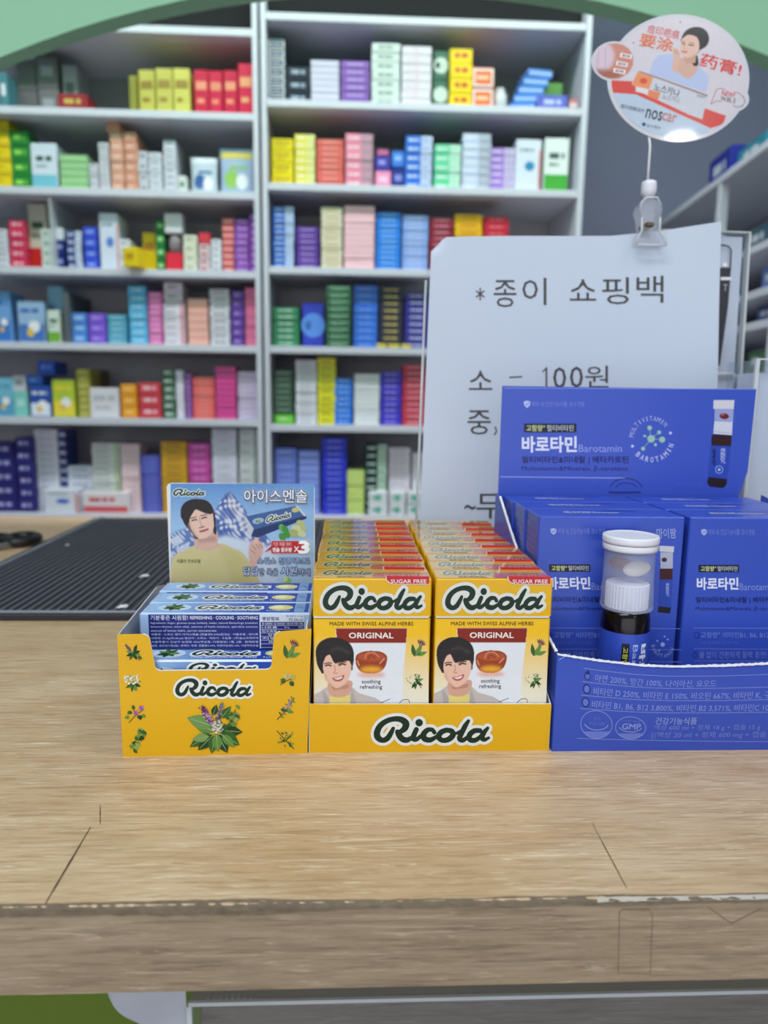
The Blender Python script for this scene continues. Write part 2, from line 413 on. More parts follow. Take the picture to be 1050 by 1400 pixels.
class Canvas:                      # a small picture computed from shapes, in linear colour
    def __init__(s, x0, y0, x1, y1, cell, bg=None):
        s.x0, s.y0, s.x1, s.y1 = x0, y0, x1, y1
        nx = max(2, int(round((x1 - x0) / cell))); ny = max(2, int(round(abs(y1 - y0) / cell)))
        s.dx = (x1 - x0) / nx
        xs = x0 + (np.arange(nx) + 0.5) * (x1 - x0) / nx; ys = y0 + (np.arange(ny) + 0.5) * (y1 - y0) / ny
        s.X, s.Y = np.meshgrid(xs, ys); s.img = np.zeros((ny, nx, 3)); s.a = np.zeros((ny, nx))
        if bg is not None: s.img[:] = lin(bg); s.a[:] = 1
    def blend(s, m, col, al=1.0):
        m = np.clip(m, 0, 1) * al; s.img = s.img * (1 - m[..., None]) + lin(col) * m[..., None]; s.a = np.maximum(s.a, m)
    def inside(s, pts):
        P = np.array(pts, float); acc = np.zeros_like(s.X)
        for ox in (-.25, .25):
            for oy in (-.25, .25):
                X = s.X + ox * s.dx; Y = s.Y + oy * s.dx; r = np.zeros(X.shape, bool)
                for (ax, ay), (bx, by) in zip(P, np.roll(P, -1, 0)):
                    if ay == by: continue
                    r ^= ((ay > Y) != (by > Y)) & (X < (bx - ax) * (Y - ay) / (by - ay) + ax)
                acc += r
        return acc / 4
    def soft(s, m, px):
        if px < 0.8 * s.dx: return m
        k = max(1, int(round(px / s.dx)))
        for ax in (0, 1):
            for _ in range(2):
                pad = [(0, 0), (0, 0)]; pad[ax] = (k, k); q = np.pad(m, pad, mode='edge'); cs = np.cumsum(q, ax)
                z = np.zeros_like(np.take(cs, [0], ax)); cs = np.concatenate([z, cs], ax); n = 2 * k + 1
                m = (np.take(cs, range(n, cs.shape[ax]), ax) - np.take(cs, range(0, cs.shape[ax] - n), ax)) / n
        return m
    def poly(s, pts, col, blur=0, al=1.0, curve=False):
        if curve: pts = catmull(pts, 5, True)
        m = s.inside(pts); s.blend(s.soft(m, blur) if blur else m, col, al)
    def ell(s, cx, cy, rx, ry, col, blur=0, al=1.0, rot=0.0):
        a = np.arange(24) * 2 * PI / 24; x = rx * np.cos(a); y = ry * np.sin(a)
        s.poly(np.stack([cx + x * math.cos(rot) - y * math.sin(rot), cy + x * math.sin(rot) + y * math.cos(rot)], 1), col, blur, al)
    def vgrad(s, y0, c0, y1, c1, mask=None, al=1.0):
        t = np.clip((s.Y - y0) / (y1 - y0), 0, 1)[..., None]; g = lin(c0) * (1 - t) + lin(c1) * t
        m = (np.ones_like(s.X) if mask is None else mask)[..., None] * al; s.img = s.img * (1 - m) + g * m; s.a = np.maximum(s.a, m[..., 0])
    def line(s, pts, wd, col, blur=0, al=1.0, curve=True):
        P = catmull(pts, 5) if curve else np.array(pts, float); m = np.full(s.X.shape, 1e9)
        for (ax, ay), (bx, by) in zip(P[:-1], P[1:]):
            L = max((bx - ax) ** 2 + (by - ay) ** 2, 1e-9); t = np.clip(((s.X - ax) * (bx - ax) + (s.Y - ay) * (by - ay)) / L, 0, 1)
            m = np.minimum(m, np.hypot(s.X - ax - t * (bx - ax), s.Y - ay - t * (by - ay)))
        c = np.clip((wd / 2 - m) / s.dx + 0.5, 0, 1); s.blend(s.soft(c, blur) if blur else c, col, al)
def front(u, v, l): return (u, -l, v)          # face standing on local x, z
# ================================================================== the setting
EDGE_Y, TOP_T = 0.2174, 0.0323
def wood_mat(name, dark, base, pale, sx=1.0, rough=0.5, fine=1.0, axis='xy'):
    m = bpy.data.materials.new(name); m.use_nodes = True; nt = m.node_tree; N = nt.nodes; L = nt.links; b = N['Principled BSDF']
    tc = N.new('ShaderNodeTexCoord')
    def noise(scale, detail, vec, dist=0.0, rough_=0.6):
        mp = N.new('ShaderNodeMapping'); mp.inputs['Scale'].default_value = vec
        n = N.new('ShaderNodeTexNoise'); n.inputs['Scale'].default_value = scale; n.inputs['Detail'].default_value = detail
        n.inputs['Distortion'].default_value = dist; n.inputs['Roughness'].default_value = rough_
        L.new(tc.outputs['Object'], mp.inputs[0]); L.new(mp.outputs[0], n.inputs['Vector']); return n.outputs[0]
    def ramp(src, stops):
        r = N.new('ShaderNodeValToRGB'); e = r.color_ramp.elements
        while len(e) < len(stops): e.new(0.5)
        for k, (p, c) in enumerate(stops): e[k].position = p; e[k].color = (c, c, c, 1) if not hasattr(c, '__len__') else (*lin(c), 1)
        L.new(src, r.inputs[0]); return r.outputs[0]
    def mix(f, a, c, mode='MIX'):
        x = N.new('ShaderNodeMix'); x.data_type = 'RGBA'; x.blend_type = mode
        for s_, i in ((f, 0), (a, 6), (c, 7)):
            if hasattr(s_, 'is_linked') or hasattr(s_, 'links'): L.new(s_, x.inputs[i])
            elif i == 0: x.inputs[0].default_value = s_
            else: x.inputs[i].default_value = (*lin(s_), 1)
        return x.outputs[2]
    fine_ = noise(11, 9, (3.2 * sx, 52, 52), 0.3, 0.65); streak = noise(8, 8, (2.6 * sx, 60, 60), 2.0, 0.8); broad = noise(4, 4, (1.6 * sx, 6, 6), 1.8)
    col = ramp(fine_, [(0.30, dark), (0.52, base), (0.75, base)])
    col = mix(ramp(broad, [(0.40, 0.0), (0.65, 0.5)]), col, ramp(fine_, [(0.3, base), (0.7, pale)]))
    col = mix(ramp(streak, [(0.545, 0.0), (0.60, 0.8), (0.8, 0.95)]), col, pale)
    hair = noise(60, 3, (0.9 * sx, 26, 26), 0.1)
    col = mix(ramp(hair, [(0.28, 0.55), (0.42, 0.0)]), col, dark)
    L.new(col, b.inputs['Base Color']); b.inputs['Roughness'].default_value = rough
    bp = N.new('ShaderNodeBump'); bp.inputs['Strength'].default_value = 0.25; bp.inputs['Distance'].default_value = 0.0004
    L.new(fine_, bp.inputs['Height']); L.new(bp.outputs[0], b.inputs['Normal'])
    return m
WOOD_TOP = wood_mat('oak_laminate', (150, 122, 90), (186, 158, 122), (222, 207, 180), rough=0.42)
WOOD_EDGE = wood_mat('oak_edge_shaded_laminate', (112, 95, 76), (150, 130, 106), (182, 165, 140), rough=0.5)  # darker copy of the top laminate: shade on the front face put into colour
WOOD_DARK = wood_mat('grey_brown_laminate', (92, 80, 72), (126, 112, 102), (150, 138, 126), rough=0.4)
M_WALL = mat('grey_lavender_wall_paint', (128, 129, 154), 0.8, var=0.03, scale=5)
M_DARKW = mat('dark_recess_shade', (26, 27, 29), 0.9, scale=8)  # near-black colour stands for the unlit space above the shelves
M_MINT = mat('mint_green_paint', (150, 205, 170), 0.75, var=0.02, scale=12)
M_CEIL = mat('ceiling_paint', (215, 218, 222), 0.9, var=0.02, scale=4)
M_FLOOR = mat('grey_floor_tile', (176, 172, 166), 0.5, scale=6)
M_GREEN = mat('lime_green_panel', (98, 122, 20), 0.5, var=0.03, scale=15)
M_SHELF = mat('white_shelf_laminate', (214, 215, 226), 0.45, var=0.02, scale=20)
M_SHELFB = mat('grey_shelf_back', (168, 166, 170), 0.6, var=0.03, scale=10)

b = MB(); b.box(-2.2, -2.2, -1.02, 2.4, 3.0, -1.0, M_FLOOR); struct(b.obj('floor'))
b = MB(); b.box(-2.2, -2.2, 1.70, 2.4, 3.0, 1.72, M_CEIL); struct(b.obj('ceiling'))
b = MB(); b.box(-2.2, 2.40, -1.0, 2.4, 2.46, 1.70, M_WALL); struct(b.obj('wall_back'))
b = MB(); b.box(-2.26, -2.2, -1.0, -2.2, 3.0, 1.70, M_WALL); struct(b.obj('wall_left'))
b = MB(); b.box(2.4, -2.2, -1.0, 2.46, 3.0, 1.70, M_WALL); struct(b.obj('wall_right'))
b = MB(); b.box(-2.2, -2.26, -1.0, 2.4, -2.2, 1.70, M_CEIL); struct(b.obj('wall_front'))
# the mint arch over the counter: a curved opening in a deep fascia
b = MB(); n = 60; c0, r0, c1, r1 = (0.089, -0.711), 1.410, (0.091, -0.795), 1.502
A = []; Bk = []; up0 = []; up1 = []
for i in range(n + 1):
    x = -1.25 + 2.68 * i / n
    za = c0[1] + math.sqrt(max(r0 ** 2 - (x - c0[0]) ** 2, 0)); zb = c1[1] + math.sqrt(max(r1 ** 2 - (x - c1[0]) ** 2, 0))
    A.append((x, 1.0, za)); Bk.append((x, 1.05, zb)); up0.append((x, 1.0, 1.70)); up1.append((x, 1.05, 1.70))
vs = A + Bk + up0 + up1; N1 = n + 1; fs = []
for i in range(n):
    fs += [(i, i + 1, N1 + i + 1, N1 + i), (i, 2 * N1 + i, 2 * N1 + i + 1, i + 1), (N1 + i, N1 + i + 1, 3 * N1 + i + 1, 3 * N1 + i)]
b.add(vs, fs, M_MINT); struct(b.obj('trim_1'))

# ------------------------------------------------------------------ service counter
cn = thing('service_counter', 'wood-look counter with a chipped edge that all the displays stand on', 'counter', (0, 0, 0))
b = MB(); b.box(-0.75, EDGE_Y + 0.0008, -TOP_T, 0.95, 1.0, 0.0, WOOD_TOP, 0.0003); b.obj('countertop', cn)
b = MB(); b.box(-0.75, EDGE_Y, -TOP_T, 0.95, EDGE_Y + 0.0007, -0.0012, WOOD_EDGE); b.obj('edge_band', cn)['label'] = 'brown edge strip in a shade-darkened tone'
# chipped seam: irregular lumps of exposed core between the top sheet and the edge strip
M_CORE = mat('chipboard_core', (112, 100, 84), 0.95, var=0.35, scale=260, bump=0.9)
M_CHIPW = mat('pale_chipped_laminate', (176, 172, 162), 0.7, var=0.1, scale=200)
def chip(x0, x1, lo, hi, m, name, seed):
    rnd = random.Random(seed); b = MB(); n = int((x1 - x0) / 0.0022); top = []; bot = []; w0 = 0.5
    for i in range(n + 1):
        x = x0 + (x1 - x0) * i / n; w0 = min(1, max(0, w0 + rnd.uniform(-.22, .22)))
        k = min(1, 6 * i / n, 6 * (n - i) / n) if name != 'chipped_seam' else 1
        d = (lo + (hi - lo) * w0) * k
        top.append((x, EDGE_Y + 0.0010 + d * 0.75, 0.0002)); bot.append((x, EDGE_Y - 0.00035, -0.0003 - d * 0.9 - rnd.uniform(0, .00025)))
    mid = [(a[0], EDGE_Y - 0.00025 + rnd.uniform(0, .0003), -0.0001 - rnd.uniform(0, .0006)) for a in top]
    N_ = n + 1; vs = top + mid + bot; fs = []
    for i in range(n): fs += [(i, N_ + i, N_ + i + 1, i + 1), (N_ + i, 2 * N_ + i, 2 * N_ + i + 1, N_ + i + 1)]
    b.add(vs, fs, m); o = b.obj(name, cn); return o
chip(-0.30, 0.20, 0.0008, 0.0022, M_CORE, 'chipped_seam', 3)
chip(-0.205, 0.01, 0.0018, 0.0040, M_CORE, 'chip', 5)
chip(0.085, 0.30, 0.0001, 0.0004, M_CHIPW, 'chipped_seam', 8)
chip(0.20, 0.30, 0.0002, 0.0006, M_CORE, 'chip', 11)
M_CRACK = mat('dark_scratch', (78, 62, 46), 0.9, var=0.2, scale=200)
def scratch(p, q, wd, nm='scratch', m=M_CRACK):
    a = on_z(*p, 0.0); c = on_z(*q, 0.0); b = MB(); rnd = random.Random(p[0]); n = 10; L = []; Rr = []
    for i in range(n + 1):
        t = i / n; P = a + (c - a) * t; wv = wd * (0.35 + 0.65 * math.sin(PI * min(1, t * 1.0 + .06))) * rnd.uniform(.7, 1.2)
        L.append((P[0] - wv / 2, P[1], 0.0002)); Rr.append((P[0] + wv / 2, P[1], 0.0002))
    b.add(L + Rr, [(i, i + 1, n + 2 + i, n + 1 + i) for i in range(n)], m); b.obj(nm, cn)
scratch((62, 1236), (124, 1131), 0.0007); scratch((137, 1128), (137, 1100), 0.0004); scratch((857, 1215), (809, 1125), 0.0004)
# outline of an old sticker on the edge strip
pr = Print(front, cv=Frame((0, EDGE_Y, 0)).uv, ys=-1, ink=ink_mat('edge_stain_ink', 0.7))
for pts in ([(847, 1247), (845, 1330), (889, 1331), (892, 1250), (887, 1243), (851, 1243), (847, 1247)], [(968, 1240), (1000, 1262), (1040, 1242)]):
    pr.line([(p[0], p[1]) for p in pts], 1.1, (122, 104, 82), layer=1)
pr.obj('sticker_residue', cn, (0, EDGE_Y, 0))
# below the top: lime panel, clear sleeve in front of a grey-brown board
b = MB(); b.box(-0.75, 0.262, -1.0, 0.95, 0.275, -TOP_T - .0002, M_GREEN, 0.001); b.obj('front_panel', cn)['label'] = 'lime green lower panel'
SLX = float(on_y(260, 1385, 0.2275)[0]); SLZ = float(on_y(262, 1371, 0.2275)[2])
b = MB(); b.box(SLX + .0008, 0.2385, SLZ - .12, 0.95, 0.252, SLZ - .0022, WOOD_DARK, 0.001); b.obj('drawer_board', cn)['label'] = 'darker grey-brown board under the top'
M_ACR = clear_mat('clear_acrylic'); M_ACRE = frosted_mat('acrylic_cut_edge', (222, 228, 232), 0.72, 0.1)
t = thing('clear_sign_sleeve', 'clear acrylic sleeve fixed below the counter edge over a grey-brown board', 'sign holder', (SLX, 0.2275, SLZ - .11))
b = MB(); b.box(0, 0, 0, 0.95, 0.0016, 0.1085, M_ACR); b.obj('sheet', t)
b = MB(); b.box(-.0004, -.0003, 0.1086, 0.95, 0.0010, 0.1101, M_ACRE); b.box(-0.0012, -0.0003, 0, 0.0006, 0.0022, 0.1085, M_ACRE); b.obj('polished_rim', t)
M_TAPE = frosted_mat('cloudy_acrylic', (206, 208, 206), 0.80, 0.2)
b = MB(); b.box(-.0004, 0.0011, 0.1087, 0.95, 0.024, 0.1099, M_TAPE); b.obj('top_plate', t)['label'] = 'cloudy top plate'
b = MB()
for k in range(8): b.box(.006 + k * .0022, .0012, .1100, .0066 + k * .0022, .020, .1103, M_ACRE)
b.obj('ribbed_insert', t)
M_PLAS = mat('white_film', (190, 194, 206), 0.35, var=0.04)
def film(u, v):
    P = on_y(137 + (258 - 137) * u, 1380, 0.234); x = P[0]
    top = -TOP_T - 0.0006
    bot = on_y(0, 1388 + 0.0, 0.24)[2] - 0.009 * (u ** 1.7) - 0.001 * math.sin(u * 5)
    k = 1 - .55 * math.exp(-14 * u)
    return (float(x), 0.232 + 0.003 * math.sin(u * 4 + v) + 0.004 * v, float(top + (bot - top) * v * k))
b = MB(); b.grid(film, 20, 8, M_PLAS); tag(b.obj('plastic_bag_corner'), 'limp whitish plastic bag corner hanging under the counter over lime green', 'bag')

# ------------------------------------------------------------------ black ribbed counter mat and scissors
M_RUB = mat('black_ribbed_rubber', (44, 46, 54), 0.55, var=0.12, scale=40)
M_RIB = mat('worn_rubber_rib', (92, 96, 108), 0.4, var=0.15, scale=30)
t = thing('counter_mat', 'black ribbed rubber mat lying on the counter behind the yellow displays', 'mat', (-0.349, 0.527, 0.0))
b = MB(); b.box(0, 0, 0.0002, 0.36, 0.43, 0.0060, M_RUB, 0.0012); b.obj('base', t)
M_RIM = mat('grey_worn_rim', (128, 134, 146), 0.35, var=0.08)
b = MB(); b.box(0.0, 0.0, 0.0061, 0.36, 0.0035, 0.0078, M_RIM, 0.0006); b.obj('rim', t)
b = MB(); b.box(0.008, 0.0036, 0.0061, 0.0125, 0.43, 0.0078, M_RIM, 0.0006); b.obj('rim', t)
rb = MB(); rb.box(0, 0, 0, 0.0022, 0.425, 0.0012, M_RIB, 0.0004); me = rb.mesh('rib')
for i in range(48): link('rib', me, t, (0.0155 + i * 0.0071, 0.0037, 0.0061))
for (px, py, nm) in ((197, 787, 'a'), (167, 829, 'b'), (92, 745, 'c')):
    P = on_z(px, py, 0.0078); b = MB(); s_ = 0.0038 if nm != 'c' else .002
    b.add([(P[0] - s_, P[1] - s_ * 1.2, 0.0076), (P[0] + s_ * 1.3, P[1] - s_ * .6, 0.0080), (P[0] + s_ * .7, P[1] + s_ * 1.5, 0.0078), (P[0] - s_ * .6, P[1] + s_ * 1.1, 0.0079), (P[0], P[1], .0086)],
          [(0, 1, 4), (1, 2, 4), (2, 3, 4), (3, 0, 4)], mat('white_paper_scrap', (225, 228, 235), 0.8))
    tag(b.obj('paper_scrap'), {'a': 'larger white paper scrap on the black mat beside the blue header card', 'b': 'white paper scrap near the front rim of the black mat', 'c': 'tiny pale speck of paper far back on the black mat'}[nm], 'paper')
M_BLK = mat('black_plastic', (22, 22, 24), 0.35)
t = thing('scissors', 'scissors with black plastic handle loops lying behind the black mat', 'scissors', (-0.475, 0.90, 0.0), 0.0)
def loop(px, py, rx, ry, rot):
    P = on_z(px, py, 0.006) - np.array([-0.475, 0.90, 0]); b = MB(); pts = []
    for k in range(21):
        a = 2 * PI * k / 20; x, y = rx * math.cos(a), ry * math.sin(a); pts.append((P[0] + x * math.cos(rot) - y * math.sin(rot), P[1] + x * math.sin(rot) + y * math.cos(rot), 0.006))
    b.tube(pts, 0.0055, M_BLK); return b.obj('handle_loop', t)
loop(29, 737, 0.017, 0.021, 0.2); loop(-14, 739, 0.018, 0.021, -0.2)
b = MB(); P = on_z(6, 741, 0.006) - np.array([-0.475, 0.90, 0]); b.tube([(P[0] + .02, P[1] + .008, .005), (P[0] + .0, P[1] - 0.02, .004), (P[0] - .02, P[1] - .07, .002)], [.004, .004, .001], mat('steel', (190, 192, 196), 0.25, metal=1.0)); b.obj('blade', t)

# ------------------------------------------------------------------ shelving bays
YF = 1.85; SD = 0.26
ZR = [1.059, 0.869, 0.679, 0.482, 0.289, 0.091, -0.148]; ZL = [1.021, 0.835, 0.655, 0.469, 0.288, 0.102, -0.147]
BT = 0.0085
def bay(x0, x1, Z, label, xs):
    t = thing('shelving_unit', label, 'shelving', (x0, YF, -1.0))
    for z in Z:
        m = MB(); m.box(0.0005, 0, -BT, x1 - x0 - 0.0005, SD, BT, M_SHELF, 0.001); m.obj('shelf_board', t, (0, 0, z + 1.0))
    for xx, wd in xs:
        m = MB(); m.box(-wd / 2, -0.002, 0, wd / 2, SD + .006, 2.12, M_SHELF, 0.001); m.obj('upright', t, (xx - x0, 0, 0.0))
    m = MB(); m.box(0, SD + 0.0005, 0, x1 - x0, SD + 0.006, 2.06 + .0, M_SHELFB); m.obj('back_panel', t)
    m = MB(); m.box(0, 0.04, max(Z) + 1.0 + BT + .0005, x1 - x0, 0.06, 2.45, M_DARKW); m.obj('recess_shade_panel', t)['label'] = 'dark panel standing for the shaded recess over the shelves'
    return t
bay(-1.25, -0.2360, ZL, 'white shelving bay behind the black mat, seven boards of medicine boxes', [(-0.2425, 0.0125)])
bay(-0.2160, 0.5520, ZR, 'white shelving bay behind the paper price sign, beside the grey wall', [(-0.2225, 0.0125), (0.5590, 0.0135)])

SHELFW = ['top', 'second', 'third', 'fourth', 'fifth', 'bottom']
ORD = ['lowest', 'second', 'third', 'fourth', 'fifth', 'sixth', 'seventh', 'eighth', 'ninth', 'tenth', 'eleventh', 'twelfth', 'thirteenth']
BAYW = {'L': 'bay behind mat', 'R': 'bay by grey wall'}
SINK = ink_mat('shelf_box_ink', 0.4, 0.0)
def deco(pr, W, H, style, c1, c2, rnd):
    """package print on a front face W x H"""
    def words(x0, x1, zc, hh, col, k=1):
        x = x0
        while x < x1:
            q = min(x1, x + rnd.uniform(.35, 1.0) * hh * 3); pr.rect(x, zc - hh / 2, q, zc + hh / 2, col, 3); x = q + hh * 0.5
    if style == 'text': words(W * .22, W * .78, H * .55, H * .30, c2)
    elif style == 'text2': words(W * .12, W * .88, H * .66, H * .18, c2); words(W * .2, W * .7, H * .33, H * .1, c2)
    elif style == 'split': pr.rect(W * .58, H * .04, W * .985, H * .96, c2, 2); words(W * .10, W * .48, H * .5, H * .22, (240, 240, 245)); words(W * .64, W * .9, H * .5, H * .2, c1)
    elif style == 'band': pr.rect(W * .02, H * .06, W * .98, H * .34, c2, 2); words(W * .15, W * .7, H * .66, H * .18, c2)
    elif style == 'stripe': pr.rect(W * .02, H * .40, W * .98, H * .62, c2, 2)
    elif style == 'frame':
        pr.rect(W * .04, H * .06, W * .96, H * .94, (236, 236, 238), 2); pr.rect(W * .12, H * .16, W * .88, H * .84, c1, 3); pr.rect(W * .2, H * .42, W * .75, H * .6, c2, 4)
    elif style == 'dot': pr.rect(W * .06, H * .1, W * .94, H * .9, c1, 2); pr.ell(W * .5, H * .5, H * .28, H * .28, c2, 3, n=12); words(W * .15, W * .4, H * .5, H * .2, c2)
    elif style == 'side': pr.rect(W * .80, H * .04, W * .97, H * .96, c2, 2); words(W * .12, W * .6, H * .55, H * .22, (150, 155, 170))
    elif style == 'low': pr.rect(W * .02, H * .02, W * .98, H * .34, c2, 2); words(W * .2, W * .8, H * .68, H * .10, (70, 90, 80)); words(W * .2, W * .6, H * .52, H * .05, (120, 140, 130))
    elif style == 'blot': pr.ell(W * .55, H * .5, W * .2, H * .09, c2, 3, n=14); pr.rect(W * .92, H * .02, W * .99, H * .8, (226, 120, 110), 2); words(W * .15, W * .7, H * .8, H * .05, (140, 150, 165))
    elif style == 'pic':
        pr.rect(W * .04, H * .04, W * .96, H * .45, c2, 2); pr.ell(W * .6, H * .4, W * .22, W * .22, (245, 245, 245), 3, n=16); words(W * .12, W * .85, H * .78, H * .1, c2)
        pr.ell(W * .45, H * .25, W * .14, W * .16, (232, 190, 90), 4, n=14)
def shelf_box(x, y, z, W, D, H, c1, style, c2, label, group, rz=0.0, seed=0, cache={}):
    key = (round(W, 4), round(D, 4), round(H, 4), c1, style, c2)
    t = None
    if key not in cache:
        rnd = random.Random(seed); m = MB(); mm = mat('carton_%d_%d_%d' % c1, c1, 0.42, var=0.03, scale=30)
        V, F = chamfer_box(-W / 2, -D / 2, 0, W / 2, D / 2, H, min(0.0016, H * .06)); m.add(V, F, mm); body = m.mesh('carton')
        pm = None
        if style:
            pr = Print(lambda u, v, l: (u - W / 2, -D / 2 - l, v), ink=SINK, l0=0.0002, dl=0.0001); deco(pr, W, H, style, c1, c2, rnd)
            o = pr.obj('printed_face'); pm = o.data; bpy.data.objects.remove(o)
        cache[key] = (body, pm)
    body, pm = cache[key]
    o = link('medicine_box', body, None, (x, y, z), (0, 0, rz)); tag(o, label, 'box', group)
    if pm is not None: link('printed_face', pm, o)
    return o
JOIN = Print(front, ink=SINK, l0=0.0002, dl=0.0001)
def joined_box(x, y, z, W, D, H, c1, style, c2, rz, seed):
    rnd = random.Random(seed); V, F = chamfer_box(-W / 2, -D / 2, 0, W / 2, D / 2, H, min(0.0016, H * .06)); c, s_ = math.cos(rz), math.sin(rz)
    def tr(X, Y, Z): return x + X * c - Y * s_, y + X * s_ + Y * c, z + Z
    P = np.array(V); X, Y, Z = tr(P[:, 0], P[:, 1], P[:, 2]); JOIN.V.append(np.stack([X, Y, Z], 1)); JOIN.F.append(F); JOIN.C.append((c1, None))
    if style: JOIN.map = lambda u, v, l: tr(u - W / 2, -D / 2 - l, v); JOIN.n = 0; deco(JOIN, W, H, style, c1, c2, rnd)
def shelf_z(bayk, row): return (ZL if bayk == 'L' else ZR)[row] + BT + 0.0004
def stack(bayk, row, x0, x1, top, n, c1, style, c2, desc, inset=0.035, D=0.085, lean=0.0, base=None, single=True):
    Y = YF + inset; xm = (x0 + x1) / 2
    zb = shelf_z(bayk, row); zt = float(on_y(xm, top, Y)[2]); X0 = float(on_y(x0, (top + 40), Y)[0]); X1 = float(on_y(x1, (top + 40), Y)[0])
    if base is not None: zb = float(on_y(xm, base, Y)[2])
    W = X1 - X0 - 0.0012; h = (zt - zb) / n; rnd = random.Random(int(x0 * 7 + row))
    shelf = SHELFW[row - 1] + ' shelf'
    grp = f'{desc} boxes in a stack on the {shelf} of the {BAYW[bayk]}'
    for i in range(n):
        if n == 1: lb = f'{desc} medicine box on {shelf}, {BAYW[bayk]}'
        elif i == n - 1: lb = f'{desc} box, topmost of its stack, {shelf}, {BAYW[bayk]}'
        else: lb = f'{desc} box, {ORD[i]}{" from bottom" if i else ""} of its stack, {shelf}, {BAYW[bayk]}'
        if not single:
            joined_box((X0 + X1) / 2 + rnd.uniform(-.0007, .0007), Y + D / 2 + rnd.uniform(-.0015, .0015), zb + i * h, W, D, h - 0.0005, c1, style, c2, rnd.uniform(-.008, .008), int(x0) + row); continue
        jx = rnd.uniform(-.0007, .0007); jy = rnd.uniform(-.0015, .0015)
        shelf_box((X0 + X1) / 2 + jx + lean * i, Y + D / 2 + jy, zb + i * h, W, D, h - 0.0005, c1, style, c2, lb, grp, rnd.uniform(-.008, .008), int(x0) + row)
WH = (226, 227, 236); GY = (150, 152, 160)
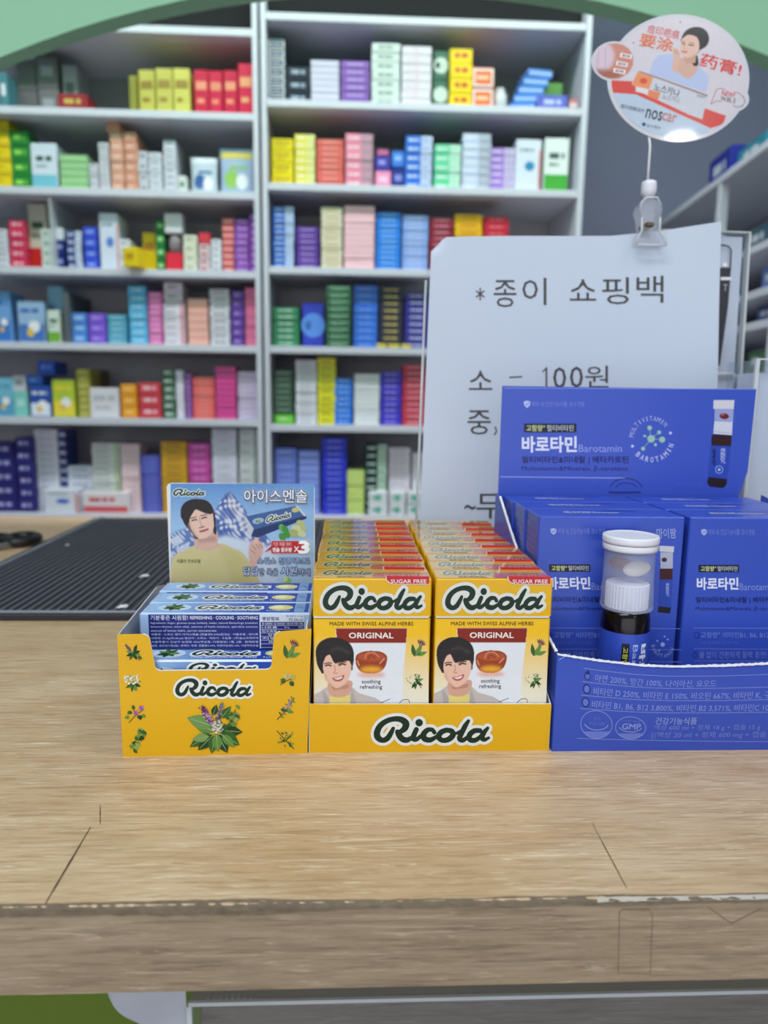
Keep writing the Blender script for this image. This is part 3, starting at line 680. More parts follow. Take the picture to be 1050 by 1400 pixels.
S = [
 # bay, row, x0, x1, top px, n, colour, print, second colour, description
 ('L',1,0,11,98,1,(70,130,140),'text',WH,'teal'), ('L',1,22,50,82,2,(96,94,96),None,GY,'dim grey', .09), ('L',1,51,80,77,2,(108,106,108),'text',GY,'taller dim grey', .09),  # both grey stacks have the arch's shade painted into their colour
 ('L',1,86,107,88,1,(150,150,158),'text',(90,90,100),'pale upright', .10),
 ('L',1,80,121,128,1,(150,30,44),'text',(200,170,80),'dark red and gold', .02),
 ('L',1,177,189,103,1,(150,148,50),None,GY,'short olive gold',.05), ('L',1,190,212,95,1,(196,188,84),'text2',(150,120,40),'gold with red print',.03), ('L',1,213,236,93,1,(200,192,88),'text2',(160,130,50),'shiny gold middle',.03), ('L',1,237,260,93,1,(212,204,96),'text2',(160,130,50),'gold beside the red ones',.03),
 ('L',1,265,285,95,1,(205,20,66),'text2',(240,150,120),'crimson beside the gold ones',.03), ('L',1,286,305,96,1,(210,22,70),'text2',(235,140,110),'second crimson',.03), ('L',1,306,325,96,1,(205,20,66),'text2',(240,150,120),'third crimson',.03), ('L',1,326,347,86,1,(222,26,76),'text2',(245,170,120),'tallest crimson',.03),
 ('L',2,-18,14,163,5,(240,210,20),'band',(214,180,20),'yellow'), ('L',2,14,41,178,4,(30,130,50),'text',(150,220,90),'green'), ('L',2,43,79,195,1,(214,222,236),'low',(120,190,210),'white with teal foot'),
 ('L',2,83,121,211,5,(150,200,140),'stripe',(180,220,170),'pale green'), ('L',2,123,135,223,5,(214,214,222),'text',GY,'small white'), ('L',2,136,150,195,10,(216,214,222),'text',GY,'tall thin white'),
 ('L',2,151,169,180,6,(224,164,140),'text',(236,196,180),'peach',.03), ('L',2,146,165,165,1,(224,158,132),None,GY,'loose peach topping the stack',.03,.085,0,180),
 ('L',2,170,188,180,6,(218,152,126),'text',(236,196,180),'deeper peach',.03),
 ('L',2,189,203,206,4,(206,208,218),'text',GY,'grey-white'), ('L',2,204,222,208,6,(214,216,226),'text',(160,165,180),'white wide'), ('L',2,224,241,191,8,(222,222,232),'text',(120,130,160),'white by the pouches'), ('L',2,243,256,240,1,(222,226,224),'text',(120,150,120),'tiny white'),
 ('L',3,-8,12,313,7,(222,222,230),'text',GY,'edge white'), ('L',3,13,36,300,5,(216,58,96),'text',(240,190,200),'raspberry'), ('L',3,39,65,278,1,(216,206,190),'low',(214,40,36),'tall cream and red',.06), ('L',3,57,74,313,4,(218,226,222),'text',(140,180,150),'pale mint',.02),
 ('L',3,76,90,328,2,(26,40,120),'text',(150,160,210),'navy'), ('L',3,76,88,311,1,(226,230,240),None,GY,'white cap resting over navy',.035,.085,0,328), ('L',3,92,113,315,5,(70,90,150),'split',(220,225,240),'navy and white',.03),
 ('L',3,115,134,310,4,(58,84,214),'text',(140,160,240),'royal blue'), ('L',3,136,162,291,1,(214,222,240),'blot',(90,130,210),'tall white blue-print'), ('L',3,163,179,327,4,(224,226,236),'text',GY,'low white'),
 ('L',3,213,226,300,4,(30,120,60),'text',(160,220,150),'dark green',.05), ('L',3,251,270,321,4,(226,226,206),'text',(170,170,150),'cream'), ('L',3,272,288,333,4,(214,196,200),'text',(200,70,80),'rose-white'), ('L',3,272,288,318,1,(214,60,76),None,GY,'red lid box over rose-white',.035,.085,0,333),
 ('L',3,289,303,327,5,(226,228,238),'text',GY,'slim white'), ('L',3,304,320,298,8,(220,96,96),'stripe',(240,200,200),'red striped'), ('L',3,321,341,299,8,(150,84,186),'text',(200,160,225),'purple'), ('L',3,342,351,292,8,(158,90,194),'text',(205,165,228),'taller purple'),
 ('L',4,-8,15,398,1,(120,170,224),'pic',(60,120,200),'blue baby-print'), ('L',4,25,62,412,1,(160,190,224),'pic',(70,120,190),'wide blue-white'), ('L',4,66,88,391,1,(150,205,232),None,GY,'sky blue tall',.10), ('L',4,66,83,424,1,(214,228,214),'low',(120,180,60),'white and green front',.02),
 ('L',4,99,120,428,3,(86,146,226),'text',(170,205,245),'mid blue'), ('L',4,122,146,428,3,(128,88,214),'text',(180,150,235),'violet'), ('L',4,148,174,430,5,(92,170,200),'text',(160,210,225),'teal blue'), ('L',4,176,201,391,7,(96,186,230),'text',(180,225,245),'sky blue'),
 ('L',4,203,222,399,9,(230,120,190),'text',(245,190,220),'rose pink'), ('L',4,224,253,413,6,(232,224,234),'side',(226,150,170),'white'), ('L',4,224,250,386,2,(228,222,230),'text',GY,'upper whitish',.045,.085,0,412), ('L',4,257,285,408,6,(238,172,156),'stripe',(244,200,190),'salmon'),
 ('L',4,287,314,395,8,(214,212,220),'text',(150,150,160),'silver-white'), ('L',4,316,334,397,6,(98,52,160),'text',(170,140,210),'deep purple'), ('L',4,335,352,393,6,(232,116,160),None,GY,'hot pink'),
 ('L',5,-6,19,516,1,(124,190,214),'pic',(90,160,200),'light blue'), ('L',5,20,39,535,1,(130,206,196),'text',(180,226,220),'aqua lower'), ('L',5,19,37,513,1,(206,206,214),'text',GY,'grey over aqua',.04,.085,0,535),
 ('L',5,42,71,528,1,(40,80,170),'pic',(226,232,244),'deep blue and white'), ('L',5,37,60,513,1,(40,104,214),'text',(120,170,240),'tilted blue',.05,.085,0,527), ('L',5,52,76,493,1,(34,90,206),'text',(120,160,235),'topmost blue',.06,.085,0,512),
 ('L',5,72,103,519,1,(186,206,60),'pic',(240,214,60),'lime-yellow picture'), ('L',5,106,124,504,7,(172,166,66),'text',(206,200,120),'olive'), ('L',5,125,137,505,1,(120,96,66),None,GY,'brown upright',.11), ('L',5,124,164,530,1,(224,220,226),'text2',(190,190,200),'wide white'),
 ('L',5,166,188,525,3,(244,160,30),'text',(250,200,110),'orange'), ('L',5,190,221,523,3,(216,66,80),'text',(246,200,205),'red'), ('L',5,222,240,504,6,(70,110,86),'text',(220,230,224),'dark green'), ('L',5,241,252,506,8,(228,224,236),None,GY,'slim white'),
 ('L',5,253,263,510,8,(136,70,160),'text',(190,150,210),'slim purple'), ('L',5,264,294,515,11,(250,110,104),'text',(252,170,160),'coral'), ('L',5,295,323,501,9,(222,58,146),'stripe',(232,96,170),'magenta',.03), ('L',5,325,352,508,9,(214,196,228),'text',(236,226,244),'lavender'),
 ('L',6,-14,21,605,5,(40,34,116),'text',(170,170,220),'navy'), ('L',6,22,45,598,6,(44,38,122),'text',(180,180,226),'navy with pale print'), ('L',6,48,80,587,12,(228,228,240),'text',(170,175,200),'tall white',.06), ('L',6,81,91,588,9,(60,70,140),'stripe',WH,'blue striped slim',.06),
 ('L',6,94,129,637,6,(222,226,240),'text',(160,170,200),'mid white',.06), ('L',6,127,165,606,12,(224,230,224),'side',(190,210,170),'white green-striped',.055), ('L',6,166,192,607,12,(240,214,218),'text',(226,190,196),'blush pink',.045),
 ('L',6,194,220,622,12,(84,92,196),'text',(140,150,226),'periwinkle'), ('L',6,221,256,604,10,(220,166,36),'text',(160,120,40),'golden'), ('L',6,258,288,606,9,(206,80,170),'text',(230,140,205),'orchid pink'), ('L',6,290,324,586,10,(222,222,238),'text',(190,190,210),'white behind header card'), ('L',6,327,352,586,9,(220,226,224),'side',(150,176,160),'white and sage'),
 ('L',6,62,109,668,1,(226,230,240),'blot',(40,100,220),'flat white blue-dot',.015,.04), ('L',6,113,177,673,1,(236,226,230),'band',(220,90,96),'flat white red-striped',.015,.04),
 # ---- the bay by the grey wall
 ('R',1,366,390,53,7,(56,66,92),'frame',(190,196,214),'navy framed'), ('R',1,391,424,90,3,(22,30,52),'text',(160,170,190),'black-navy'), ('R',1,425,464,82,7,(206,200,222),'stripe',(226,222,236),'white-lilac'), ('R',1,466,505,83,6,(136,92,180),'text',(196,170,224),'purple'),
 ('R',1,508,547,59,7,(214,222,220),'text',(120,150,130),'white green-print',.03), ('R',1,549,590,63,7,(226,218,228),'dot',(226,190,206),'white pink-print',.03), ('R',1,592,613,69,2,(60,104,84),'dot',(200,214,204),'dark green floral'), ('R',1,615,646,66,4,(246,212,20),'text',(206,70,40),'yellow',.02),
 ('R',1,645,675,92,2,(236,112,46),'frame',(250,200,170),'orange',.02), ('R',1,737,768,113,1,(96,160,70),None,GY,'green',.07), ('R',1,733,775,129,1,(92,100,196),'text',(190,200,240),'flat violet-blue',.02), ('R',1,777,789,135,1,(206,120,124),'stripe',WH,'small red-white',.02),
 ('R',2,371,401,189,4,(240,218,30),'text2',(190,150,30),'yellow'), ('R',2,403,431,183,7,(240,224,90),'split',(228,228,160),'yellow-white'), ('R',2,433,470,190,8,(226,104,96),'text',(244,170,160),'coral'), ('R',2,472,510,182,6,(240,146,172),'split',(176,150,166),'pink',.03),
 ('R',2,512,534,233,1,(240,150,190),'text',(250,200,220),'short pink'), ('R',2,512,533,213,1,(70,60,170),'text',(160,160,230),'indigo over pink',.035,.085,0,232), ('R',2,515,531,204,1,(206,110,160),None,GY,'small rose over indigo',.045,.07,0,212), ('R',2,535,553,229,1,(36,44,140),'text',(130,140,210),'short navy'), ('R',2,535,553,206,1,(66,130,226),'text',(150,190,245),'bright blue over navy',.04,.085,0,228),
 ('R',2,554,591,185,6,(60,120,220),'split',(206,214,236),'blue and white',.03), ('R',2,593,630,197,5,(112,214,166),'split',(200,230,214),'mint'), ('R',2,632,671,182,7,(206,214,238),'split',(176,180,196),'pale grey',.03), ('R',2,668,704,202,6,(176,132,220),'split',(206,196,224),'lilac',.04),
 ('R',2,705,740,190,1,(222,228,240),'blot',(50,140,190),'tall white blue-blot',.03), ('R',2,744,778,188,1,(230,236,234),'low',(70,170,60),'tall white green-foot',.03),
 ('R',3,373,402,282,11,(36,110,206),'split',(200,214,236),'bright blue',.03), ('R',3,405,436,310,7,(98,60,160),'text',(180,150,214),'violet'), ('R',3,439,468,283,9,(226,216,190),'text',(206,180,120),'cream and gold',.025), ('R',3,470,512,281,11,(246,196,206),'stripe',(250,214,222),'baby pink',.03),
 ('R',3,514,548,290,11,(40,132,234),'text',(150,200,250),'azure'), ('R',3,550,585,294,11,(146,174,236),'text',(206,220,248),'light blue'), ('R',3,587,619,297,9,(150,34,60),'text',(220,150,165),'wine red'), ('R',3,621,659,293,8,(240,186,30),'text',(226,120,30),'amber'), ('R',3,661,695,296,8,(206,30,60),'text',(240,120,130),'scarlet'),
 ('R',4,373,409,420,6,(50,136,92),'text',(200,230,214),'emerald'), ('R',4,413,443,414,1,(40,60,190),'dot',(90,150,240),'blue floral'), ('R',4,446,480,390,9,(44,96,66),'text2',(160,214,176),'forest green',.015), ('R',4,483,516,390,9,(50,118,228),'text',(110,160,240),'cobalt'),
 ('R',4,518,551,392,9,(40,42,64),'text',(214,190,90),'black and gold'), ('R',4,553,586,400,8,(44,46,150),'text',(206,206,240),'navy striped'),
 ('R',5,375,402,566,1,(104,206,60),'text',(190,236,150),'bright green'), ('R',5,374,401,506,7,(58,92,70),'text',(130,160,140),'dim green',.035,.085,0,565), ('R',5,404,433,492,12,(226,226,234),'text',(180,184,196),'tall white'), ('R',5,434,459,489,9,(236,230,30),'text',(170,160,20),'yellow'),
 ('R',5,457,482,517,8,(40,124,236),'text',(150,200,250),'azure'), ('R',5,484,519,511,10,(228,232,234),'stripe',(240,242,244),'white'), ('R',5,520,549,508,9,(62,50,200),'text',(160,150,236),'indigo'), ('R',5,550,583,498,10,(206,56,80),'text',(240,170,180),'red'),
 ('R',6,376,406,613,9,(116,138,226),'text',(160,178,240),'periwinkle'), ('R',6,408,437,616,9,(126,148,234),'stripe',(170,186,242),'paler periwinkle'), ('R',6,440,474,599,12,(40,54,206),'text',(130,140,234),'deep blue',.03), ('R',6,474,498,643,9,(206,228,120),'stripe',(220,238,160),'lime'),
 ('R',6,499,529,607,9,(20,72,56),'split',(190,220,200),'bottle green'), ('R',6,531,561,612,10,(224,218,228),'text',(190,190,200),'pale pink-white',.05), ('R',6,563,580,619,10,(226,222,232),None,GY,'slim white',.05),
]
BASEPX = {'L': [0, 151, 262, 370, 470, 574, 704], 'R': [0, 144, 256, 368, 474, 582, 707]}
def seen(e):                       # how large one box of the stack shows, in pixels
    x0 = max(e[2], 0); hh = (BASEPX[e[0]][e[1]] - e[4]) / e[5] if len(e) < 13 else (e[12] - e[4]) / e[5]
    return (e[3] - x0) * hh
left = 258; keep = set()
for k in sorted(range(len(S)), key=lambda k: -seen(S[k])):
    if S[k][5] <= left: keep.add(k); left -= S[k][5]
for k, e in enumerate(S):
    e = list(e) + [.035, .085, 0.0, None][len(e) - 10:]
    for f in S:                    # a stack standing in front of another is only as deep as the gap
        fi = (list(f) + [.035])[10] if len(f) == 10 else f[10]
        if f[:2] == S[k][:2] and f is not S[k] and min(f[3], e[3]) - max(f[2], e[2]) > 0.5 and fi - e[8 + 2] > .012 and (f[4] < (e[11 + 1] or 999)): e[11] = min(e[11], fi - e[10] - .003)
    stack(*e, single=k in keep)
j = JOIN.obj('thin_medicine_boxes'); j['kind'] = 'stuff'; tag(j, 'thin medicine boxes in tall stacks filling the white shelves', 'boxes')
for k, (x0, x1) in enumerate(((504, 530), (532, 554), (556, 577))):   # three short white boxes in front of the green stack
    stack('R', 6, x0, x1, 672, 2, (228, 232, 236), 'dot', (110, 190, 170), ['white floral beside lime', 'middle white floral', 'end white floral'][k], inset=0.012, D=0.035)
# leaning stack of blue boxes
for i in range(5):
    Y = YF + 0.03; P = on_y(716 + i * 4.5, 147, Y); z = shelf_z('R', 1) + i * 0.0195
    shelf_box(float(P[0]) - 0.0, Y + .04, z, 0.062, 0.08, 0.0190, (84, 140, 222), 'stripe', (190, 212, 244), f'light blue box, {ORD[i] + (" from bottom" if i else "")} of the leaning stack, top shelf by grey wall' if i < 4 else 'light blue box topmost of the leaning stack, top shelf by grey wall', 'leaning light blue boxes', 0.06 * i - .1, 7)
P = on_y(683, 130, YF + .05); z = shelf_z('R', 1)
b = MB(); b.lathe([(0.017, 0), (0.019, .02), (0.019, .04), (0.012, .05), (0.012, .056)], 16, frosted_mat('milky_plastic', (226, 228, 232), .8)); tag(b.obj('plastic_jar', None, (float(P[0]), YF + .05, z)), 'milky plastic jar beside the orange boxes on the top shelf', 'jar')

# pouches and odd packages
def pouch(px0, px1, top, row, c1, c2, c3, label, inset=0.03):
    Y = YF + inset; X0 = float(on_y(px0, top + 30, Y)[0]); X1 = float(on_y(px1, top + 30, Y)[0]); zb = shelf_z('L', row); H = float(on_y(px0, top, Y)[2]) - zb; W = X1 - X0
    t = thing('medicine_pouch', label, 'pouch', ((X0 + X1) / 2, Y + .02, zb), group='foil pouches on the second shelf')
    def f(s): return lambda u, v: ((u - .5) * W * (1 - .06 * math.sin(PI * v)), s * (0.014 * (math.sin(PI * u) ** .5 if 0 < u < 1 else 0) * (1 - v) ** .6 + .0006), v * H)
    m = MB(); m.grid(f(-1), 14, 12, mat('pouch_%d_%d_%d' % c1, c1, 0.3, coat=.3)); m.grid(f(1), 14, 12, mat('pouch_%d_%d_%d' % c1, c1, 0.3)); m.obj('foil_bag', t)
    pr = Print(lambda u, v, l: ((u - .5) * W, -(0.014 * np.clip(np.sin(PI * u), 0, 1) ** .5 * np.clip(1 - v, 0, 1) ** .6 + .0010) - l, v * H), ink=SINK, l0=.0002, dl=.0001)
    for q in range(8):
        pr.rect(.05 + q * .1125, .80, .05 + (q + 1) * .1125, .92, c2, 1)
    pr.ell(.35, .35, .2, .2, c3, 2); pr.ell(.66, .3, .17, .17, (240, 242, 246), 3); pr.rect(.3, .58, .8, .64, c3, 2, sub=6)
    pr.obj('printed_face', t)
pouch(259, 296, 212, 2, (196, 208, 220), (206, 214, 226), (40, 90, 160), 'silver-white foil pouch with a blue print on the second shelf')
pouch(299, 346, 200, 2, (170, 190, 220), (226, 206, 70), (150, 200, 90), 'larger pale blue foil pouch with yellow edge on the second shelf')
Y = YF - 0.03; X0 = float(on_y(168, 350, Y)[0]); X1 = float(on_y(190, 350, Y)[0])
o = shelf_box((X0 + X1) / 2 + .012, Y + .055, shelf_z('L', 3), X1 - X0, .11, .045, (238, 208, 24), 'text', (200, 150, 30), 'yellow box lying end-on and jutting over the third shelf edge', 'yellow boxes on the third shelf', -0.28, 3)
Y = YF + .06; X0 = float(on_y(194, 330, Y)[0]); X1 = float(on_y(212, 330, Y)[0]); z2 = float(on_y(203, 340, Y)[2])
o = shelf_box((X0 + X1) / 2, Y + .03, shelf_z('L', 3), X1 - X0, .05, z2 - shelf_z('L', 3) + .04, (222, 190, 40), 'text2', (160, 110, 30), 'upright mustard yellow box behind the jutting yellow one', 'yellow boxes on the third shelf', 0, 3)
Y = YF + .04; P = on_y(238, 345, Y); x = float(P[0]); z = shelf_z('L', 3)
t = thing('pump_bottle', 'white-topped bottle with a red lower half on the third shelf', 'bottle', (x, Y + .02, z))
b = MB(); b.box(-.02, -.02, 0, .02, .02, .047, mat('red_carton', (222, 40, 66), .4), .001); b.obj('red_base', t)
b = MB(); b.lathe([(0.016, 0.0475), (0.016, .08), (0.012, .095)], 16, mat('silver_neck', (150, 140, 150), .3)); b.obj('neck', t)
b = MB(); b.box(-.022, -.02, .0955, .022, .02, .142, mat('white_carton', WH, .4), .002); b.obj('cap', t)
def divider(px, top, row, lb):
    X = float(on_y(px, top + 30, YF + .02)[0]); zb = shelf_z('L', row); H = float(on_y(px, top, YF + .02)[2]) - zb
    b = MB(); b.box(-.0015, 0, 0, .0015, .17, H, M_ACRE, .0004); b.box(-.0015, .0, 0, .02, .17, .0016, M_ACRE, .0003); tag(b.obj('shelf_divider', None, (X, YF + .004, zb)), lb, 'divider')
divider(72.5, 272, 3, 'clear upright divider between the cream and navy boxes, third shelf')
b = MB(); X = float(on_y(87, 430, YF + .02)[0]); zb = shelf_z('L', 4); b.box(0, 0, 0, .014, .16, .125, mat('dark_grey_carton', (92, 98, 104), .5), .001); tag(b.obj('leaflet_holder', None, (X, YF + .02, zb)), 'slim dark grey holder between the white-green and mid blue boxes, fourth shelf', 'holder')
for k, (x0, x1) in enumerate(((515, 528), (532, 546), (549, 562))):
    Y = YF + .0035; P0 = on_y(x0, 474, Y); P1 = on_y(x1, 474, Y)
    b = MB(); b.box(0, 0, 0, float(P1[0] - P0[0]), .010, .010, mat('yellow_tag', (226, 206, 70) if k != 1 else (226, 226, 230), .5), .001); tag(b.obj('price_clip', None, (float(P0[0]), Y, shelf_z('R', 4))), ['yellow', 'white', 'second yellow'][k] + ' price clip on the shelf edge under the dark boxes', 'price tag', 'price clips')

# ------------------------------------------------------------------ side shelving along the right
t = thing('side_shelving_unit', 'white shelving running away from the camera along the grey wall side', 'shelving', (0, 0, -1.0))
SX0, SY0, SX1, SY1 = 0.795, 1.28, 0.905, 2.36
dv = Vector((SX1 - SX0, SY1 - SY0, 0)); ang = math.atan2(dv.y, dv.x); Ls = dv.length
def sidepos(s, dd, z): d = dv.normalized(); nrm = Vector((d.y, -d.x, 0)); p = Vector((SX0, SY0, 0)) + d * s + nrm * dd; return (p.x, p.y, z)
SZ = [0.679, 0.482, 0.39, 0.326, 0.222, 0.10, -.02]
for z in SZ:
    m = MB(); m.box(0, -.25, -.008, Ls, 0, .008, M_SHELF, .001); m.obj('shelf_board', t, (SX0, SY0, z + 1.0), (0, 0, ang))
for s_ in (0.10, 0.42):
    m = MB(); m.box(0, -.022, 0, .016, -.0005, 1.67, M_SHELF, .001); m.obj('upright', t, (SX0 + dv.x / Ls * s_, SY0 + dv.y / Ls * s_, 0), (0, 0, ang))
m = MB(); m.box(0, -.262, 0, Ls, -.2505, 1.72, M_SHELFB); m.obj('back_panel', t, (SX0, SY0, 0), (0, 0, ang))
side = [(0, .45, .13, .075, (34, 44, 150), 'royal blue box on the high side shelf beside the grey wall'), (0, .27, .14, .045, (40, 130, 150), 'teal box nearest the camera on the high side shelf'), (0, .02, .09, .095, (36, 120, 140), 'taller teal box at the end of the high side shelf'),
        (1, .03, .10, .06, (30, 110, 116), 'dark teal box on the second side shelf'), (1, .22, .1, .05, (60, 90, 110), 'slate box further along the second side shelf'),
        (2, .04, .08, .06, (150, 160, 180), 'grey-white box on the third side shelf'), (2, .16, .07, .05, (90, 120, 190), 'blue box on the third side shelf'), (3, .05, .08, .04, (120, 110, 130), 'mauve box on the fourth side shelf'), (3, .16, .08, .045, (50, 70, 130), 'navy box on the fourth side shelf'),
        (4, .05, .09, .06, (110, 160, 70), 'green box on the fifth side shelf'), (4, .18, .08, .05, (70, 110, 80), 'dim green box on the fifth side shelf'), (5, .05, .09, .05, (90, 140, 80), 'olive green box on the sixth side shelf')]
for r, s0, ln, h, c, lb in side:
    h = min(h, .036) if r == 3 else h; p = sidepos(s0 + ln / 2, .085, SZ[r] + .0085)
    shelf_box(p[0], p[1], p[2], ln, .11, h, c, 'text', (200, 205, 215), lb, 'boxes on the side shelving', ang - PI, 5)
# ================================================================== things on the counter
YEL = (224, 174, 8); M_YEL = mat('yellow_card', YEL, 0.42, var=0.02, scale=50, coat=0.08)
M_WHC = mat('white_card', (222, 224, 226), 0.6, var=0.03, scale=80)
M_GRC = mat('grey_board_inside', (176, 180, 190), 0.7, var=0.04, scale=80)
DG = (18, 44, 32); CRM = (222, 226, 222)
G1, G2, G3, G4 = (52, 96, 40), (96, 140, 66), (30, 66, 34), (142, 168, 96)
def herb(pr, cx, cy, w, kind, ly=None):
    """small printed herb sprig; input space has y down, w is its height"""
    rnd = random.Random(kind * 13 + 1); base = pr.base(cx - w / 2, cy - abs(w) / 2, cx + w / 2, cy + abs(w) / 2) + 1; L = lambda k: base + k
    def lf(x, y, ln, wd, a, c, k): pr.leaf(cx + x * w, cy + y * w, ln * w, wd * w, R_(a), c, None, L(k))
    stem = lambda pts, c=(66, 84, 40): pr.stroke([(cx + p[0] * w, cy + p[1] * w, .045 * w) for p in pts], c, L(0), smooth=False)
    if kind == 0:      # purple spike over leaves
        stem([(-.35, -.45), (0, 0), (.42, .42)]); pr.leaf(cx - .05 * w, cy - .08 * w, .52 * w, .16 * w, R_(225), (112, 70, 110), None, L(2))
        for a, c in ((-60, G1), (-20, G3), (200, G2), (120, G1), (60, G3), (160, G3), (10, G2)): lf(.05, .05, .42, .17, a, c, 1)
        lf(.3, .2, .3, .14, 30, G1, 2); lf(.1, -.05, .42, .18, -70, G3, 2)
    elif kind == 1:    # white umbel
        stem([(0, 0), (.1, .45)])
        for a, c in ((100, G1), (60, G2), (20, G3), (150, G1), (-20, G2)): lf(0, .1, .45, .17, a, c, 1)
        for k in range(34):
            a = rnd.uniform(0, 2 * PI); r = rnd.random() ** .5; pr.ell(cx + (-.05 + .42 * r * math.cos(a)) * w, cy + (-.15 + .26 * r * math.sin(a)) * w, .062 * w, .055 * w, rnd.choice([(226, 228, 214), (206, 212, 190), (236, 236, 226), (160, 172, 130)]), L(2 + k % 3), n=6)
    elif kind == 2:    # mallow: purple flowers
        stem([(-.38, .5), (0, .1), (.4, -.2)]); stem([(0, .1), (-.2, -.4)])
        for x, y, a, c in ((-.2, 0, 200, G1), (-.25, -.1, 150, G2), (.1, .1, 60, G1), (.25, .1, 90, G3), (-.1, -.2, -110, G1), (-.35, .2, 170, G2), (.3, .1, 20, G2)): lf(x, y, .28, .2, a, c, 1)
        for x, y in ((0, -.02), (.3, -.28)):
            for k in range(5): lf(x, y, .18, .13, k * 72 + 10, (158, 84, 150) if k % 2 else (182, 120, 176), 3)
    elif kind == 3:    # leafy branch
        stem([(-.2, .5), (0, .1), (.3, -.5)])
        for k in range(16):
            t = k / 15; x = -.2 + .5 * t + rnd.uniform(-.05, .05); y = .45 - .95 * t; lf(x, y, .27, .17, (-150 if k % 2 else 20) + rnd.uniform(-25, 25), rnd.choice([G1, G2, G3, G4]), 1 + k % 3)
        for k in range(5): t = rnd.random(); pr.ell(cx + (-.1 + .3 * t) * w, cy + (.2 - .5 * t) * w, .04 * w, .04 * w, (214, 196, 70), L(4), n=6)
    elif kind == 4:    # dark bloom with broad leaves
        for x, y, ln, wd, a, c in ((-.1, .5, .75, .26, -60, G2), (-.15, .5, .7, .24, -100, G1), (.0, .45, .6, .22, -20, G2)): lf(x, y, ln, wd, a, c, 1)
        for a in (-110, -90, -70, -50, -30, -10): lf(.15, -.1, .38, .07, a, (70, 40, 44), 2)
        for a in (-100, -60, -20): lf(.15, -.1, .26, .06, a, (168, 110, 130), 3)
        stem([(-.15, .5), (.15, -.1)])
    elif kind == 5:    # round leaves
        stem([(-.4, .3), (0, .05), (.4, -.1)])
        for x, y, a, c in ((-.1, .1, 200, G2), (-.1, 0, 150, G1), (.15, .1, 50, G1), (.2, .05, 80, G2), (.05, -.05, -70, (190, 176, 110)), (.2, -.05, -30, (176, 170, 90)), (-.05, -.05, -110, (196, 186, 120))): lf(x, y, .34, .28, a, c, 1 + (a % 2))
    elif kind == 6:    # thin flowering twig
        stem([(-.45, .5), (0, .05), (.35, -.5)])
        for k in range(12):
            t = k / 11; lf(-.3 + .6 * t, .35 - .8 * t, .2, .08, (-140 if k % 2 else 30) + rnd.uniform(-20, 20), rnd.choice([G1, G2, (140, 120, 140)]), 1)
        for k in range(8): t = .5 + k / 16; pr.ell(cx + (-.3 + .6 * t + rnd.uniform(-.08, .08)) * w, cy + (.35 - .8 * t) * w, .05 * w, .06 * w, (172, 140, 170), L(2), n=6)
        lf(.0, .1, .35, .18, 10, G2, 1); lf(0, .1, .3, .16, 200, G1, 1)
    elif kind == 7:    # thyme tangle
        stem([(-.45, -.4), (0, .1), (.4, .5)]); stem([(0, .1), (.35, -.3)]); stem([(0, .1), (-.4, .2)])
        for k in range(26): lf(rnd.uniform(-.4, .4), rnd.uniform(-.35, .45), .15, .08, rnd.uniform(0, 360), rnd.choice([G1, G2, G3, G4]), 1 + k % 2)
    elif kind == 8:    # elder blossom
        stem([(.0, -.1), (.35, .4)])
        for a, c in ((120, G3), (95, G1), (-60, G1), (-20, G2), (30, G3)): lf(.05, .05, .45, .17, a, c, 1)
        for k in range(28): a = rnd.uniform(0, 2 * PI); r = rnd.random() ** .5; pr.ell(cx + (-.12 + .36 * r * math.cos(a)) * w, cy + (-.12 + .3 * r * math.sin(a)) * w, .04 * w, .04 * w, rnd.choice([(196, 206, 170), (226, 232, 214), (150, 170, 120)]), L(2 + k % 2), n=6)

# ------------------------------------------------------------------ yellow box display of blue stick packs
TX, TY, TYAW, TW = -0.1089, 0.3194, 0.0252, 0.0872
fr = Frame((TX, TY, 0), TYAW)
t = thing('lozenge_display_box', 'open yellow card display box with printed herbs, holding blue stick packs', 'display box', (TX, TY, 0), TYAW)
m = MB(); zt = 0.0606; u0, u1, zn = 0.0152, 0.0715, 0.0428
def arc(cx, cz, r, a0, a1, n=6): return [(cx + r * math.cos(R_(a0 + (a1 - a0) * k / n)), cz + r * math.sin(R_(a0 + (a1 - a0) * k / n))) for k in range(n + 1)]
out = [(0, 0), (TW, 0), (TW + .0022, 0.0625)] + arc(u1 + .0035, zt - .0025, .0032, 95, 180) + arc(u1 - .0035, zn + .0026, .0026, 0, -90) + arc(u0 + .004, zn + .0026, .0026, -90, -180) + arc(u0 - .0035, zt - .0032, .0032, 0, 90) + [(0, zt)]
m.prism(out, 0, 0.0006, M_YEL); m.obj('front_panel', t)
m = MB(); m.prism([(p[0], p[1] + .00025) for p in out[3:-1]] + [(p[0], p[1] - .0001) for p in out[3:-1]][::-1], -0.00002, 0.00062, M_WHC); m.obj('cut_edge', t)
TD = 0.0905
for xx, nm in ((0.0, 0), (TW - 0.0006, 1)):
    m = MB(); m.prism_x([(0.0007, 0.0), (TD, 0.0), (TD, 0.060), (0.073, 0.0635), (0.0007, 0.0603 if not nm else .0618)], xx, xx + 0.0006, M_GRC if not nm else M_WHC)
    if not nm:
        m.prism_x([(0.0007, 0.0), (TD, 0.0), (TD, 0.060), (0.073, 0.0635), (0.0007, 0.0603)], -0.00015, -0.00001, M_GRC)
    else:
        m.prism_x([(0.0007, 0.0), (TD, 0.0), (TD, 0.040), (0.04, .0618), (0.0007, 0.0618)], xx + 0.00061, xx + .0008, M_YEL)
    m.obj('side_panel', t)
m = MB(); m.box(0.0008, 0.0008, 0.0004, TW - .0008, TD, 0.0092, M_GRC); m.obj('floor_panel', t)
pr = Print(front, cv=fr.uv, ys=-1, ink=INKG)
pr.logo(240, 927, 343, 952, slope=0.01, hw=24, dark=DG)
